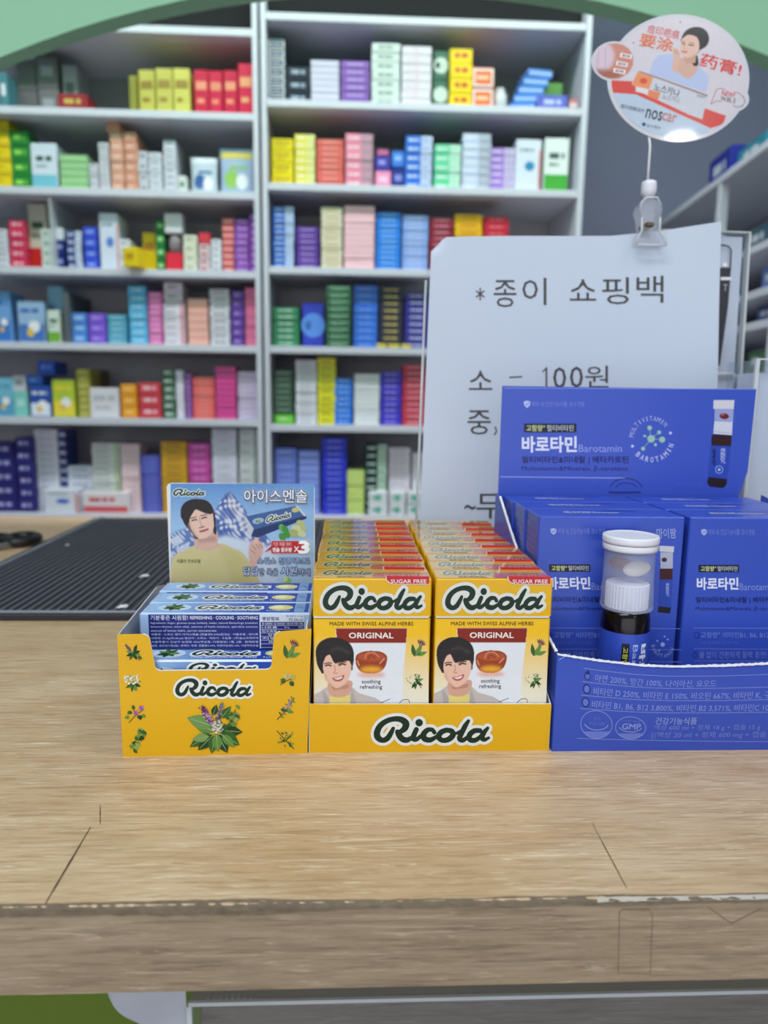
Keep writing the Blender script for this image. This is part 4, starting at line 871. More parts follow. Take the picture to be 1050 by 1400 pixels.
for k, (x, y, w_) in enumerate(((181, 892, 25), (182, 932, 26), (186, 975, 25), (188, 1012, 28), (396, 886, 27), (393, 929, 24), (392, 969, 29), (391, 1010, 27))):
    herb(pr, x, y, w_, [0, 1, 2, 3, 4, 5, 6, 7][k])
# the bouquet of herbs
b0 = 1; rnd = random.Random(2)
for x, y, ln, wd, a, c, k in ((293, 1000, 34, 17, 205, G2, 0), (290, 992, 36, 20, 198, (110, 148, 84), 1), (288, 1003, 34, 15, 148, G1, 2), (292, 1004, 30, 16, 135, G3, 3), (294, 1004, 26, 15, 100, G1, 4), (298, 1004, 28, 17, 62, G3, 4),
                              (300, 1002, 32, 20, 30, G1, 3), (302, 998, 30, 16, 5, G3, 2), (296, 1003, 24, 14, 85, G2, 5), (286, 1006, 24, 12, 168, (120, 156, 90), 5), (304, 1004, 24, 12, 45, G2, 5), (291, 978, 16, 9, -70, G3, 1), (302, 982, 22, 10, -50, G1, 1)):
    pr.leaf(x, y, ln, wd, R_(a), c, (150, 182, 120), b0 + 2 * k)
pr.stroke([(306, 1000, 2), (316, 985, 1.6), (322, 970, 1.2)], G1, b0 + 6)
for k in range(26):
    t_ = rnd.random(); x = 306 + 18 * t_ + rnd.uniform(-6, 6); y = 1000 - 30 * t_ + rnd.uniform(-4, 4); pr.leaf(x, y, 8, 4, rnd.uniform(-PI, PI), rnd.choice([G1, G2, G4, (88, 120, 70)]), None, b0 + 12 + k % 4)
for k in range(90):
    t_ = rnd.random(); x = 278 + 12 * t_ + rnd.gauss(0, 1.8 + 1.2 * t_); y = 966 + 24 * t_ + rnd.gauss(0, 1.2); pr.ell(x, y, 1.5, 1.2, rnd.choice([(120, 72, 130), (164, 110, 168), (196, 160, 200), (92, 50, 100), (150, 96, 150)]) if t_ > .3 else rnd.choice([(80, 36, 92), (110, 60, 120)]), b0 + 16 + k % 5, n=6)
for k in range(70):
    t_ = rnd.random(); x = 304 - 6 * t_ + rnd.gauss(0, 1.8); y = 960 + 26 * t_; pr.ell(x, y, 1.4, 1.2, rnd.choice([(70, 84, 66), (120, 128, 120), (92, 84, 110), (150, 150, 156)]), b0 + 16 + k % 5, n=6)
for k in range(60):
    a = rnd.uniform(0, 2 * PI); r = rnd.random() ** .5; pr.ell(297 + 7 * r * math.cos(a) + 1, 993 + 9 * r * math.sin(a), 1.7, 1.4, rnd.choice([(214, 214, 206), (186, 190, 172), (226, 226, 222), (120, 136, 96)]), b0 + 22 + k % 5, n=6)
pr.obj('printed_face', t)

# header card of the same display
fc = Frame((-0.1078, 0.4105, 0.0), 0.004)
t2 = thing('header_card', 'blue header card with a photographed man and mountains, behind the blue stick packs', 'display card', (-0.1078, 0.4105, 0.0), 0.004)
t2['group'] = 'display header cards'
CW, CH_ = 0.0850, 0.1203
m = MB(); pts = [(0, 0.0003), (CW, 0.0003)] + arc(CW - .003, CH_ - .003, .003, 0, 90) + arc(.003, CH_ - .003, .003, 90, 180); m.prism(pts, 0, 0.0006, M_WHC); m.obj('card', t2)
cvs = Canvas(233.2, 661.2, 429.3, 800, 0.75, (92, 142, 196))
cvs.vgrad(660, (86, 138, 198), 720, (150, 186, 220))
cvs.poly([(228, 738), (240, 727), (256, 722), (270, 728), (268, 760), (228, 766)], (60, 92, 158), 1.2, .8)
for p in ([(232, 738), (244, 731), (252, 741), (238, 748)], [(240, 750), (256, 742), (262, 752), (246, 760)], [(232, 752), (238, 756), (234, 766)]): cvs.poly(p, (196, 208, 226), 1.0, .8)
cvs.poly([(288, 735), (292, 705), (300, 688), (308, 676), (314, 672), (322, 680), (334, 696), (350, 716), (372, 742), (400, 752), (440, 758), (440, 790), (285, 790)], (84, 108, 168), 1.0)
cvs.poly([(314, 674), (322, 684), (336, 704), (356, 726), (340, 738), (326, 716), (318, 700), (310, 690)], (190, 194, 204), 1.0, .85)
cvs.poly([(300, 692), (312, 700), (318, 712), (306, 716), (296, 706)], (128, 148, 196), 1.0, .8); cvs.poly([(308, 704), (326, 722), (322, 728), (310, 716)], (204, 210, 222), .9, .9)
mm_ = cvs.inside([(288, 735), (292, 705), (300, 688), (308, 676), (314, 672), (322, 680), (334, 696), (350, 716), (372, 742), (400, 752), (288, 760)])
ns_ = np.sin(cvs.X * .55 + 2.2 * np.sin(cvs.Y * .21)) * np.sin(cvs.Y * .47 - cvs.X * .30 + 1.5 * np.sin(cvs.X * .17))
cvs.blend(mm_ * (ns_ > .32), (206, 212, 224), .8); cvs.blend(mm_ * (ns_ < -.38), (58, 80, 146), .6)
ml_ = cvs.inside([(228, 738), (240, 727), (256, 722), (270, 728), (268, 760), (228, 766)]); cvs.blend(ml_ * (ns_ > .35), (200, 208, 226), .7)
cvs.poly([(290, 722), (312, 730), (330, 738), (326, 742), (300, 734), (288, 730)], (70, 96, 160), 1.0, .9)
cvs.poly([(285, 738), (310, 732), (350, 742), (400, 756), (440, 764), (440, 800), (285, 800)], (196, 208, 222), 2.2)
cvs.poly([(372, 700), (400, 690), (440, 700), (440, 740), (390, 736)], (140, 176, 214), 6, .9); cvs.poly([(380, 740), (440, 736), (440, 800), (380, 800)], (158, 192, 222), 4, .8)
cvs.poly([(376, 664), (440, 660), (440, 690), (384, 690)], (106, 152, 204), 5, .8)
# man: sweater, neck, hair, face, hand
cvs.poly([(228, 812), (234, 775), (238, 760), (252, 752), (268, 745), (280, 748), (292, 746), (304, 743), (318, 749), (332, 756), (344, 775), (350, 812)], (200, 190, 136), .5, curve=True)
cvs.poly([(300, 746), (322, 752), (340, 770), (346, 812), (322, 812)], (186, 176, 116), 3, .6); cvs.poly([(236, 790), (246, 812), (228, 812)], (150, 148, 150), 2, .6)
cvs.poly([(270, 728), (296, 726), (298, 742), (304, 745), (290, 752), (276, 752), (266, 747)], (206, 168, 152), .5, curve=True); cvs.poly([(270, 736), (296, 732), (296, 740), (272, 742)], (168, 130, 118), 1.5, .7)
cvs.poly([(247, 700), (250, 690), (258, 684), (268, 682), (282, 684), (290, 692), (294, 704), (295, 716), (296, 730), (292, 728), (290, 716), (270, 737), (262, 728), (252, 716)], (38, 30, 34), .3, curve=True)
face = [(257, 702), (264, 696), (272, 698), (282, 702), (290, 700), (292, 712), (292, 722), (286, 732), (280, 736), (272, 736), (264, 728), (258, 714)]
cvs.poly(face, (222, 186, 170), .4, curve=True)
cvs.poly([(258, 706), (262, 722), (272, 735), (266, 734), (258, 722)], (178, 138, 126), 1.3, .6)
cvs.poly([(247, 704), (252, 688), (268, 682), (284, 686), (292, 698), (288, 703), (280, 701), (272, 697), (267, 697), (260, 708), (258, 716), (251, 712)], (36, 28, 32), .4, curve=True)
for p, q in (((262.5, 712), (269, 710.6)), ((276, 709), (282.5, 707.4))): cvs.line([p, ((p[0] + q[0]) / 2, (p[1] + q[1]) / 2 - .7), q], 1.8, (50, 32, 32), .2)
for p, q in (((261, 708.8), (268.5, 706.6)), ((274.5, 705.2), (283, 703.2))): cvs.line([p, q], 1.2, (60, 40, 36), .2)
cvs.line([(273, 707), (274, 715), (277, 720)], 1.3, (180, 130, 116), .4, .8); cvs.line([(273, 721.5), (279, 720)], 1.6, (140, 90, 84), .3)
cvs.line([(274, 726.5), (279, 725.5), (284, 723.5)], 2.8, (160, 72, 78), .3)
cvs.poly([(340, 752), (342, 742), (348, 738), (356, 740), (360, 748), (358, 760), (352, 768), (350, 776), (342, 772)], (206, 168, 156), .4, curve=True)
cvs.poly([(347, 742), (350, 730), (354, 724), (356, 726), (354, 734), (352, 744)], (216, 178, 164), .3, curve=True)
for p in ([(345, 746), (350, 752)], [(350, 744), (355, 750)], [(355, 744), (359, 749)], [(343, 752), (349, 757)]): cvs.line(p, .9, (150, 108, 100), .3)
pr = Print(front, cv=fc.uv, ys=-1, ink=INKG); pr.canvas(cvs)
pr.logo(237, 668, 280, 678, hw=22, dark=(20, 44, 30), halo=(206, 216, 214))
pr.text('아이스멘솔', 334, 669, 420, 687, (226, 232, 240), .02, halo=[((210, 218, 232), .11), ((24, 40, 86), .075)])
# pack on the card
pr.poly([(336, 706), (407, 691), (419, 705), (419, 709), (352, 735), (343, 733)], (22, 46, 98)); pr.poly([(336, 706), (407, 691), (418, 705), (347, 724)], (58, 92, 148)); pr.poly([(336, 706), (347, 723), (343, 734), (339, 720)], (186, 194, 204)); pr.poly([(407, 691), (419, 705), (416, 706), (404, 692)], (196, 200, 206))
pr.ell(353, 712, 8, 4, (150, 180, 200), rot=-.2); herb(pr, 353, 712, 8, 5); pr.logo(364, 706, 397, 715, slope=-.24, hw=26); pr.ell(404, 697, 5.5, 3.4, (186, 186, 120), rot=-.2)
for x, y, a in ((411, 715, 6), (407, 724, 9), (415, 722, 5), (402, 729, 8), (413, 730, 6)): pr.ell(x, y, a, a * .66, random.choice([(176, 184, 120), (196, 202, 148), (160, 172, 104)]), rot=.3)
for x, y in ((386, 722), (392, 730), (386, 734), (390, 724)): pr.ell(x, y, 6, 4.2, random.choice([(60, 140, 60), (96, 170, 84)]), rot=1)
pr.rrect(370, 738.5, 424, 757.5, 3, (196, 214, 226)); pr.rrect(370.8, 739.3, 423.2, 756.7, 2.6, (190, 30, 40)); pr.poly([(371.5, 746), (371.5, 751), (361, 755)], (190, 30, 40))
pr.text('기존 제품 대비', 373, 741, 398, 746.5, (236, 200, 200), .01); pr.text('멘솔 함유량', 373, 748.5, 399, 754.5, (246, 246, 246), .04); pr.text('X', 402, 747, 409, 754, (250, 250, 250), .02); pr.text('3', 409.5, 740, 422, 756, (250, 250, 250), .07)
pr.text('스위스 천연허브로', 352, 762, 424, 771, (176, 196, 232), .01, halo=[((28, 48, 98), .085)])
for s_, a, c in (('답답', 333, 353), ('한 목을', 354, 380), ('시원', 384, 406), ('하게', 407, 424)): pr.text(s_, a, 775 if s_ in ('답답', '시원') else 777, c, 786, (196, 210, 238), .02 if s_ in ('답답', '시원') else 0.0, halo=[((28, 48, 98), .09)])
pr.text('리콜라 전속모델', 242, 764.5, 274, 769.5, (96, 110, 60), .02)
pr.ell(393, 795, 5, 6, (150, 186, 90), rot=.4); pr.ell(390, 792, 3, 4, (196, 214, 140), rot=.4)
pr.obj('printed_face', t2)

# blue stick packs
PW, PH, PD = 0.0830, 0.0186, 0.0172
M_PLB = mat('pale_blue_wrap', (158, 186, 226), 0.3, coat=.3, var=.05)
def stick_art(bright_front):
    b = MB(); V, F = chamfer_box(0, 0, 0, PW, PD, PH, .0009); b.add(V, F, M_PLB); body = b.mesh('wrapped_pack')
    def logo_face(mapf, up=0.0):
        p = Print(mapf, ys=1, ink=INKG)
        c = Canvas(.004, .0008, .0815, .0164, .0008, (64, 110, 200)); t_ = np.clip((c.X - .004) / .05, 0, 1)[..., None]; c.img = lin((150, 190, 232)) * (1 - t_) + lin((28, 66, 166)) * t_; p.canvas(c)
        p.ell(.0150, .0085, .0082, .0056, (186, 208, 228)); 
        for k in range(12): a = k * .9; p.leaf(.015, .0085, .0055, .0028, a, [G1, G2, G3][k % 3], None)
        p.logo(.0265, .0128 + up, .0580, .0056 + up * 1.7, hw=30, halo=(222, 228, 230)); p.text('MADE WITH SWISS ALPINE HERBS',   .027, .0042 + up * 1.6, .058, .0022 + up * 1.6, (210, 220, 236), .01)
        p.ell(.0675, .0088, .0062, .0042, (206, 204, 130)); p.ell(.066, .0092, .0030, .0024, (226, 226, 170)); p.text('9 LOZENGES', .061, .0042, .0725, .0022, (220, 226, 236), .01); p.rect(.0745, .0010, .0795, .0162, (120, 160, 216)); p.text('37.8 g', .0752, .0120, .0788, .006, (40, 60, 120))
        return p
    def text_face(mapf):
        p = Print(mapf, ys=1, ink=INKG); z = lambda q: PH * (1 - q)
        p.rect(.0045, z(.04), .0795, z(.97), (22, 34, 118)); p.text('기분좋은 시원함!', .0055, z(.06), .0235, z(.19), (206, 214, 236), .02); p.text('REFRESHING · COOLING · SOOTHING', .0245, z(.08), .0572, z(.17), (216, 222, 240), .025)
        R = ['Ingredients: Sugar, glucose syrup (wheat), water, natural flavourings (menthol,', 'lemon-thyme, mint oils), extract of herb mixture, spirulina extract,', 'extract of lemon balm, carrot concentrate', '제품명 : 스위스 캔디 아이스멘솔 [멘솔향0.44%(합성)] · 식품유형 : 캔디류', '내용량: 31.5g(95.6kcal) 원산지 : 스위스 · 제조사 · 수입원 : (주)일신국제무역', '서울특별시 강남구 논현로 423(역삼동, 다봉빌딩) 1층, 2층 · 원재료명', '설탕, 포도당시럽(밀), 정제수, 향료, 멘톨향0.44%, 레몬타임향0.16%, 서양박하오일']
        for k, s_ in enumerate(R): q = .24 + k * .103; p.text(s_, .0055, z(q), [.0572, .0572, .037][k] if k < 3 else .0572, z(q + .068), (186, 196, 228), .006)
        p.rect(.0580, z(.04), .0585, z(.97), (200, 210, 232)); p.rect(.0585, z(.04), .0795, z(.24), (206, 216, 232)); p.text('영양정보', .0592, z(.10), .0675, z(.20), (24, 36, 110), .02); p.text('총내용량 31.5g', .071, z(.055), .079, z(.115), (24, 36, 110)); p.text('95.6kcal', .0722, z(.135), .079, z(.215), (24, 36, 110))
        for k in range(7): p.rect(.0585, z(.335 + k * .1), .0795, z(.345 + k * .1), (196, 206, 230))
        for k, s_ in enumerate(['총 내용량당 1일 영양성분 기준치에 대한 비율', '나트륨', '탄수화물', '당류', '지방', '포화지방']): p.text(s_, .0592 + (.003 if k in (3, 5) else 0), z(.26 + k * .1), .079 if k == 0 else .0665, z(.32 + k * .1), (206, 214, 236), .01)
        p.text('0mg', .070, z(.36), .0725, z(.42), (206, 214, 236)); p.text('0%', .077, z(.36), .079, z(.42), (206, 214, 236))
        return p
    topm = lambda u, v, l: (u, v * PD / .0172, PH + l); frm = lambda u, v, l: (u, -l, v)
    a = (logo_face(topm)).obj('printed_top'); c = (logo_face(lambda u, v, l: (u, -l, v * PH / .0172), .0034) if bright_front else text_face(frm)).obj('printed_face')
    r = (body, a.data, c.data); bpy.data.objects.remove(a); bpy.data.objects.remove(c); return r
ART = {False: stick_art(False), True: stick_art(True)}
def stick(x, y, z, bright, label, rz=0.0):
    body, a, c = ART[bright]; o = link('lozenge_pack', body, None, (x, y, z), (0, 0, rz)); tag(o, label, 'candy', 'blue stick packs of lozenges'); link('printed_top', a, o); link('printed_face', c, o); return o
zb = 0.0095
stick(-0.1040, .3222, zb, True, 'lowest blue stick pack hidden behind the yellow display front')
stick(-0.1038, .3224, zb + .0189, True, 'blue stick pack glimpsed in the notch of the yellow display front')
stick(-0.1040, .3408, zb, False, 'blue stick pack low in the display, second row behind the notch')
stick(-0.1045, .3412, zb + .0189, False, 'blue stick pack under the text-covered topmost one')
stick(-0.1036, .3595, zb, False, 'blue stick pack low in the display, third row behind the notch')
stick(-0.1040, .3605, zb + .0189, False, 'blue stick pack in the middle layer, third row')
stick(-0.1042, .3790, zb, False, 'blue stick pack low in the display, next to the header card')
stick(-0.1040, .3800, zb + .0189, False, 'blue stick pack in the middle layer, close to the header card')
stick(-0.1036, .3358, zb + .0378, False, 'front topmost blue stick pack with its text side showing')
stick(-0.1040, .3540, zb + .0378, False, 'blue stick pack on top directly behind the text-covered front one', .004)
stick(-0.1044, .3735, zb + .0378 + .0006, False, 'rear topmost blue stick pack touching the header card', -.004)

# ------------------------------------------------------------------ yellow lozenge boxes, two columns of nine
BX, BY, BYAW, BW, BH, BD = -0.01875, 0.3235, 0.0059, 0.0556, 0.0852, 0.0179
fb = Frame((BX, BY, 0.0012), BYAW)
def box_art():
    H = BH; b = MB(); zl = H * (1 - .225)
    V, F = chamfer_box(0, 0, 0, BW, BD - .0004, zl, .0005); b.add(V, F, M_YEL); body = b.mesh('carton')
    b = MB(); V, F = chamfer_box(-.00015, -.00035, zl + .0002, BW + .00015, BD - .0003, H, .0006); b.add(V, F, M_YEL); lid = b.mesh('flip_lid')
    # front artwork, drawn over the photographed left box
    pr = Print(lambda u, v, l: (u, -l - .0003 * (v > zl), v), cv=fb.uv, ys=-1, ink=INKG)
    c = Canvas(429.6, 846.5, 586, 985, 1.0, (236, 186, 24))
    c.vgrad(868, (238, 190, 26), 950, (228, 226, 206), None, 1.0)
    q = lambda x, y: (x / 6.364 + 425, y / 6.364 + 855)
    Q = lambda L: [q(*p) for p in L]
    c.poly(Q([(218, 25), (838, 25), (830, 150), (815, 300), (800, 480), (810, 900), (0, 900), (60, 560), (226, 560)]), (222, 228, 236), .4)
    c.poly(Q([(218, 25), (838, 25), (828, 152), (228, 152)]), (134, 34, 22), .2)
    # candy
    c.ell(*q(525, 430), 20, 4, (222, 120, 70), 2.5, .6); c.poly(Q([(388, 300), (400, 255), (460, 228), (530, 222), (610, 230), (658, 262), (662, 310), (640, 370), (590, 408), (520, 420), (440, 405), (400, 360)]), (150, 62, 30), .3, curve=True)
    c.ell(*q(525, 385), 15, 4.2, (236, 170, 50), 1.6, .9); c.ell(*q(525, 275), 19, 6, (178, 84, 50), .8, .8); c.line(Q([(470, 290), (490, 245), (550, 240), (590, 275)]), 1.2, (226, 150, 120), .3, .9); c.line(Q([(500, 300), (520, 262), (560, 285)]), 1.0, (110, 36, 22), .3); c.line(Q([(405, 310), (420, 350)]), 1.4, (232, 170, 130), .4, .8); c.line(Q([(600, 330), (640, 290)]), 1.2, (236, 190, 160), .4, .8)
    # man: jacket, shirt, neck, face, hair
    c.poly(Q([(20, 900), (30, 600), (90, 570), (150, 530), (340, 520), (420, 590), (560, 630), (640, 680), (680, 900)]), (190, 182, 178), .4, curve=False)
    c.poly(Q([(160, 615), (345, 610), (330, 900), (160, 900)]), (222, 206, 120), .3); c.poly(Q([(100, 560), (160, 640), (165, 900), (120, 700)]), (164, 156, 154), .6, .8); c.poly(Q([(355, 540), (345, 640), (350, 900), (400, 690)]), (166, 158, 156), .6, .8)
    c.poly(Q([(158, 500), (345, 480), (352, 560), (300, 618), (220, 625), (165, 600)]), (206, 160, 140), .3, curve=True); c.poly(Q([(175, 535), (335, 515), (320, 550), (200, 565)]), (172, 122, 104), .8, .7)
    c.poly(Q([(42, 230), (60, 170), (110, 125), (180, 105), (260, 112), (330, 150), (368, 210), (374, 290), (365, 350), (340, 400), (120, 420), (85, 400), (52, 330)]), (34, 32, 34), .3, curve=True)
    c.poly(Q([(100, 320), (130, 270), (200, 250), (300, 260), (350, 330), (345, 420), (320, 480), (270, 530), (215, 545), (165, 510), (120, 440)]), (228, 186, 166), .3, curve=True)
    c.poly(Q([(110, 380), (150, 480), (215, 545), (170, 530), (120, 460)]), (190, 140, 120), 1.0, .6)
    c.poly(Q([(70, 330), (90, 220), (150, 150), (260, 130), (350, 190), (366, 300), (350, 340), (330, 310), (250, 322), (205, 328), (165, 255), (140, 262), (118, 300), (105, 350), (108, 420), (80, 390)]), (36, 33, 35), .3, curve=True)
    c.line(Q([(180, 215), (250, 200), (330, 240)]), 3, (74, 70, 72), 1.4, .6)
    for p in ([(118, 335), (150, 326), (178, 330)], [(240, 335), (270, 322), (305, 320)]): c.line(Q(p), 1.5, (56, 38, 34), .2)
    for p in ([(128, 352), (152, 344), (174, 352)], [(246, 348), (274, 336), (300, 342)]): c.line(Q(p), 2.1, (34, 22, 22), .2)
    c.line(Q([(205, 350), (212, 390), (200, 415), (228, 418)]), 1.3, (180, 126, 106), .3, .9)
    c.poly(Q([(186, 458), (230, 452), (288, 432), (278, 470), (240, 490), (205, 482)]), (170, 84, 84), .2, curve=True); c.poly(Q([(198, 462), (235, 458), (278, 442), (268, 462), (230, 474)]), (240, 232, 228), .2)
    pr.canvas(c)
    pr.stroke([(*q(610, 672), .8), (*q(690, 640), .8)], (50, 50, 60)); pr.stroke([(*q(760, 690), .8), (*q(800, 650), .8), (*q(850, 650), .8), (*q(858, 690), .8)], (50, 50, 60))
    pr.text('ORIGINAL', *q(332, 64), *q(718, 112), (232, 226, 220), .035); pr.text('soothing', *q(442, 470), *q(606, 516), (62, 66, 74), .006); pr.text('refreshing', *q(428, 518), *q(620, 562), (62, 66, 74), .006)
    herb(pr, *q(925, 190), 25, 4); herb(pr, *q(905, 480), 25, 8)
    pr.text('MADE WITH SWISS ALPINE HERBS', 450.5, 850.2, 565, 855.2, (70, 52, 12), .008)
    pr.rrect(428.9, 838, 586.3, 845.4, 2.2, (214, 216, 210)); pr.rrect(428.9, 828, 586.3, 842.2, 2.2, YEL)
    p2 = lambda x, y: (x / 6.364 + 425, y / 6.364 + 780)
    pr.logo(*p2(106, 128), *p2(964, 346), slope=0.0, hw=26, dark=DG, halo=(216, 220, 216))
    pr.poly([p2(*a) for a in ((648, 45), (1027, 50), (1027, 122), (720, 119), (680, 108), (655, 82))], (222, 222, 214)); pr.poly([p2(*a) for a in ((655, 45), (1027, 50), (1027, 115), (722, 113), (686, 102), (662, 80))], (196, 38, 50))
    pr.text('SUGAR FREE', *p2(695, 76), *p2(1005, 108), (240, 226, 226), .02)
    o1 = pr.obj('printed_face'); prm = o1.data; bpy.data.objects.remove(o1)
    pt = Print(lambda u, v, l: (u * BW, v * BD, H + l), ys=1, ink=INKF)
    pt.rect(.01, .04, .99, .97, (226, 176, 48)); pt.rrect(.50, .04, .99, .52, .08, (206, 104, 84)); pt.logo(.08, .86, .50, .34, hw=24, dark=(92, 98, 66), halo=(214, 204, 150)); pt.text('ORIGINAL', .20, .24, .44, .10, (120, 96, 30), .01); pt.text('SUGAR FREE', .60, .40, .93, .18, (236, 170, 150), .02)
    pt.rect(.50, .56, .99, .95, (218, 170, 70))
    o2 = pt.obj('printed_top'); ptm = o2.data; bpy.data.objects.remove(o2)
    return body, lid, prm, ptm
AB = box_art()
ORD9 = ['front', 'second', 'third', 'fourth', 'fifth', 'sixth', 'seventh', 'eighth', 'rearmost']
for col_ in (0, 1):
    for i in range(9):
        rnd = random.Random(col_ * 50 + i); a = BYAW
        ox = col_ * (BW + .0022) + (rnd.uniform(-.0004, .0004) if i else 0); oy = i * BD + .0002
        P = (BX + ox * math.cos(a) - oy * math.sin(a), BY + ox * math.sin(a) + oy * math.cos(a), 0.0012)
        o = link('lozenge_box', AB[0], None, P, (0, 0, a + (rnd.uniform(-.004, .004) if i else 0)))
        nm = ['column beside the blue stick packs', 'column beside the blue boxes'][col_]
        tag(o, f'yellow lozenge box, {ORD9[i]} of the {nm}' if i in (0, 8) else f'yellow lozenge box, {ORD9[i]} from the front in the {nm}', 'box', 'yellow lozenge boxes in the low tray')
        link('flip_lid', AB[1], o); link('printed_face', AB[2], o); link('printed_top', AB[3], o)
t = thing('lozenge_tray', 'low yellow card tray holding two columns of yellow lozenge boxes', 'display box', (BX - .0018, BY - .0016, 0), BYAW)
LW = 2 * BW + .0022 + .0036; LD = 9 * BD + .004
m = MB(); m.prism([(0, 0), (LW, 0), (LW + .0004, .0238), (LW - .001, .0241), (.0006, .0250), (-.0002, .0246)], 0, .0006, M_YEL); m.obj('front_panel', t)
m = MB(); m.prism([(0, .0247), (LW, .0240), (LW, .0243), (0, .0250)], .0001, .0007, M_WHC); m.obj('cut_edge', t)
for xx in (-.0005, LW - .0001):
    m = MB(); m.prism_x([(0.0007, 0), (LD, 0), (LD, .05), (.03, .036), (.0007, .0235)], xx, xx + .0006, M_WHC); m.obj('side_panel', t)
m = MB(); m.box(.0002, .0008, .0002, LW - .0002, LD, .0010, M_WHC); m.obj('floor_panel', t)
ff = Frame((BX - .0018, BY - .0016, 0), BYAW); pr = Print(front, cv=ff.uv, ys=-1, ink=INKG)
pr.logo(511.5, 979, 668.5, 1015.5, hw=22, dark=DG); pr.obj('printed_face', t)
# ------------------------------------------------------------------ blue display tray with vitamin boxes
BLU = (50, 79, 186); BLUD = (24, 34, 96); LAV = (168, 182, 236)
M_BLU = mat('blue_card', BLU, 0.36, var=0.02, scale=50, coat=.15)
QX, QY = 0.0980, 0.3215; QW, QD = 0.1640, 0.1200
def dz(u): return np.interp(u, [0, .008, .02, .04, .055, .08, .103, .164], [.0042, .0030, .0013, -.0008, -.0014, -.0009, 0, .0012])
def bulge(u, v): return -.0022 * np.sin(PI * np.clip(u / QW, 0, 1)) * np.clip(v / .045, 0, 1)
HB = 0.0457
tb = thing('vitamin_display_tray', 'blue card display tray with a torn wavy front edge, holding the blue vitamin boxes', 'display box', (QX, QY, 0))
def qmap(u, v, l):
    u = np.asarray(u, float); v = np.asarray(v, float); return u, bulge(u, v) - l, v + dz(u) * np.clip(v / HB, 0, 1)
m = MB(); nu, nv = 48, 8
def pt_(s, th): return lambda a, c: tuple(float(q) for q in (lambda r: (r[0], r[1] + th, r[2]))(qmap(a * QW, c * HB, 0)))
m.grid(pt_(0, 0.0), nu, nv, M_BLU); m.grid(pt_(0, 0.0006), nu, nv, M_WHC); m.obj('front_panel', tb)
def torn(P, name, par, seed, amp=.0006):
    """white fibres along a perforated card edge; P is a list of points along the edge"""
    rnd = random.Random(seed); m = MB(); vs = []; n = len(P)
    for i, p in enumerate(P):
        h = amp * (0.35 + rnd.random() * (1 if i % 3 else .2)); lo = amp * rnd.uniform(.5, 1.1)
        vs += [(p[0], p[1] - .0004, p[2] - lo), (p[0], p[1] - .0003, p[2] + h), (p[0], p[1] + .0010, p[2] + h), (p[0], p[1] + .0010, p[2] - lo)]
    fs = []
    for i in range(n - 1):
        a = 4 * i; b_ = a + 4
        fs += [(a, b_, b_ + 1, a + 1), (a + 1, b_ + 1, b_ + 2, a + 2), (a + 2, b_ + 2, b_ + 3, a + 3)]
    m.add(vs, fs, mat('torn_paper_fibre', (226, 228, 240), .9)); return m.obj(name, par)
torn([tuple(float(q) for q in qmap(QW * i / 150, HB, 0)) for i in range(151)], 'torn_edge', tb, 4, .00045)
side_pts = [(0.0004, 0), (QD, 0), (QD, .1120), (.110, .1105), (.085, .094), (.045, .070), (.02, .0555), (.0004, HB + .0042)]
for xx in (0.0, QW - .0007):
    m = MB(); vs = [(xx + (-.0085 * p[0] / QD if not xx else 0), p[0], p[1]) for p in side_pts]; vs += [(v[0] + .0006, v[1], v[2]) for v in vs]; n = len(side_pts)
    m.add(vs, [list(range(n)), list(range(2 * n - 1, n - 1, -1))] + [(i, n + i, n + (i + 1) % n, (i + 1) % n) for i in range(n)], M_BLU); m.obj('side_panel', tb)
E_ = []
for (a, b_) in zip(side_pts[3:-1], side_pts[4:]):
    for k in range(14): t_ = k / 14; yy = a[0] + (b_[0] - a[0]) * t_; E_.append((-.0085 * yy / QD + .0003, yy, a[1] + (b_[1] - a[1]) * t_))
rnd = random.Random(9); m = MB(); vs = []
for i, p in enumerate(E_): h = .0004 + .0004 * (i % 3 == 0); vs += [(p[0] - .0006, p[1], p[2] - .0004), (p[0] - .0006, p[1], p[2] + h), (p[0] + .0006, p[1], p[2] + h), (p[0] + .0006, p[1], p[2] - .0004)]
fs = []
for i in range(len(E_) - 1): a = 4 * i; c = a + 4; fs += [(a, a + 1, c + 1, c), (a + 1, a + 2, c + 2, c + 1), (a + 2, a + 3, c + 3, c + 2)]
m.add(vs, fs, mat('torn_paper_fibre', (226, 228, 240), .9)); m.obj('torn_edge', tb)
m = MB(); m.box(.0006, .0008, .0002, QW - .0008, QD, .0009, M_WHC); m.obj('floor_panel', tb)
fq = Frame((QX, QY, 0)); pr = Print(qmap, cv=fq.uv, ys=-1, ink=INKG)
def wline(x0, y0, x1, y1, col, wd): pr.stroke([(x0 + (x1 - x0) * k / 30, y0 + (y1 - y0) * k / 30, wd) for k in range(31)], col, smooth=False, cap=False)
for y in (920.0, 937.5, 955, 972.5): wline(797 - (y - 920) * .09, y - 1.5, 1110, y + .5, (134, 150, 222), .8)
wline(789, 1010, 1110, 1014.5, (134, 150, 222), .8)
T3 = (138, 154, 224)
pr.text('아연 200%, 망간 100%, 나이아신, 요오드', 812, 924, 976, 934.5, T3, .004, slope=.008, shear=.12)
pr.text('비타민 D 250%, 비타민 E 150%, 비오틴 667%, 비타민 K, 구리, 셀레늄', 810, 941.5, 1092, 952, T3, .004, slope=.008, shear=.12)
pr.text('비타민 B1, B6, B12 3,800%, 비타민 B2 3,571%, 비타민C 100%, 엽산', 808, 959, 1084, 969.5, T3, .004, slope=.008, shear=.12)
pr.ell(802.5, 928.2, 4.2, 5, BLUD); pr.ell(802.5, 928.2, 3.2, 4, (84, 104, 200)); pr.poly([(799.5, 925.5), (803, 920), (806, 925.5)], BLUD)
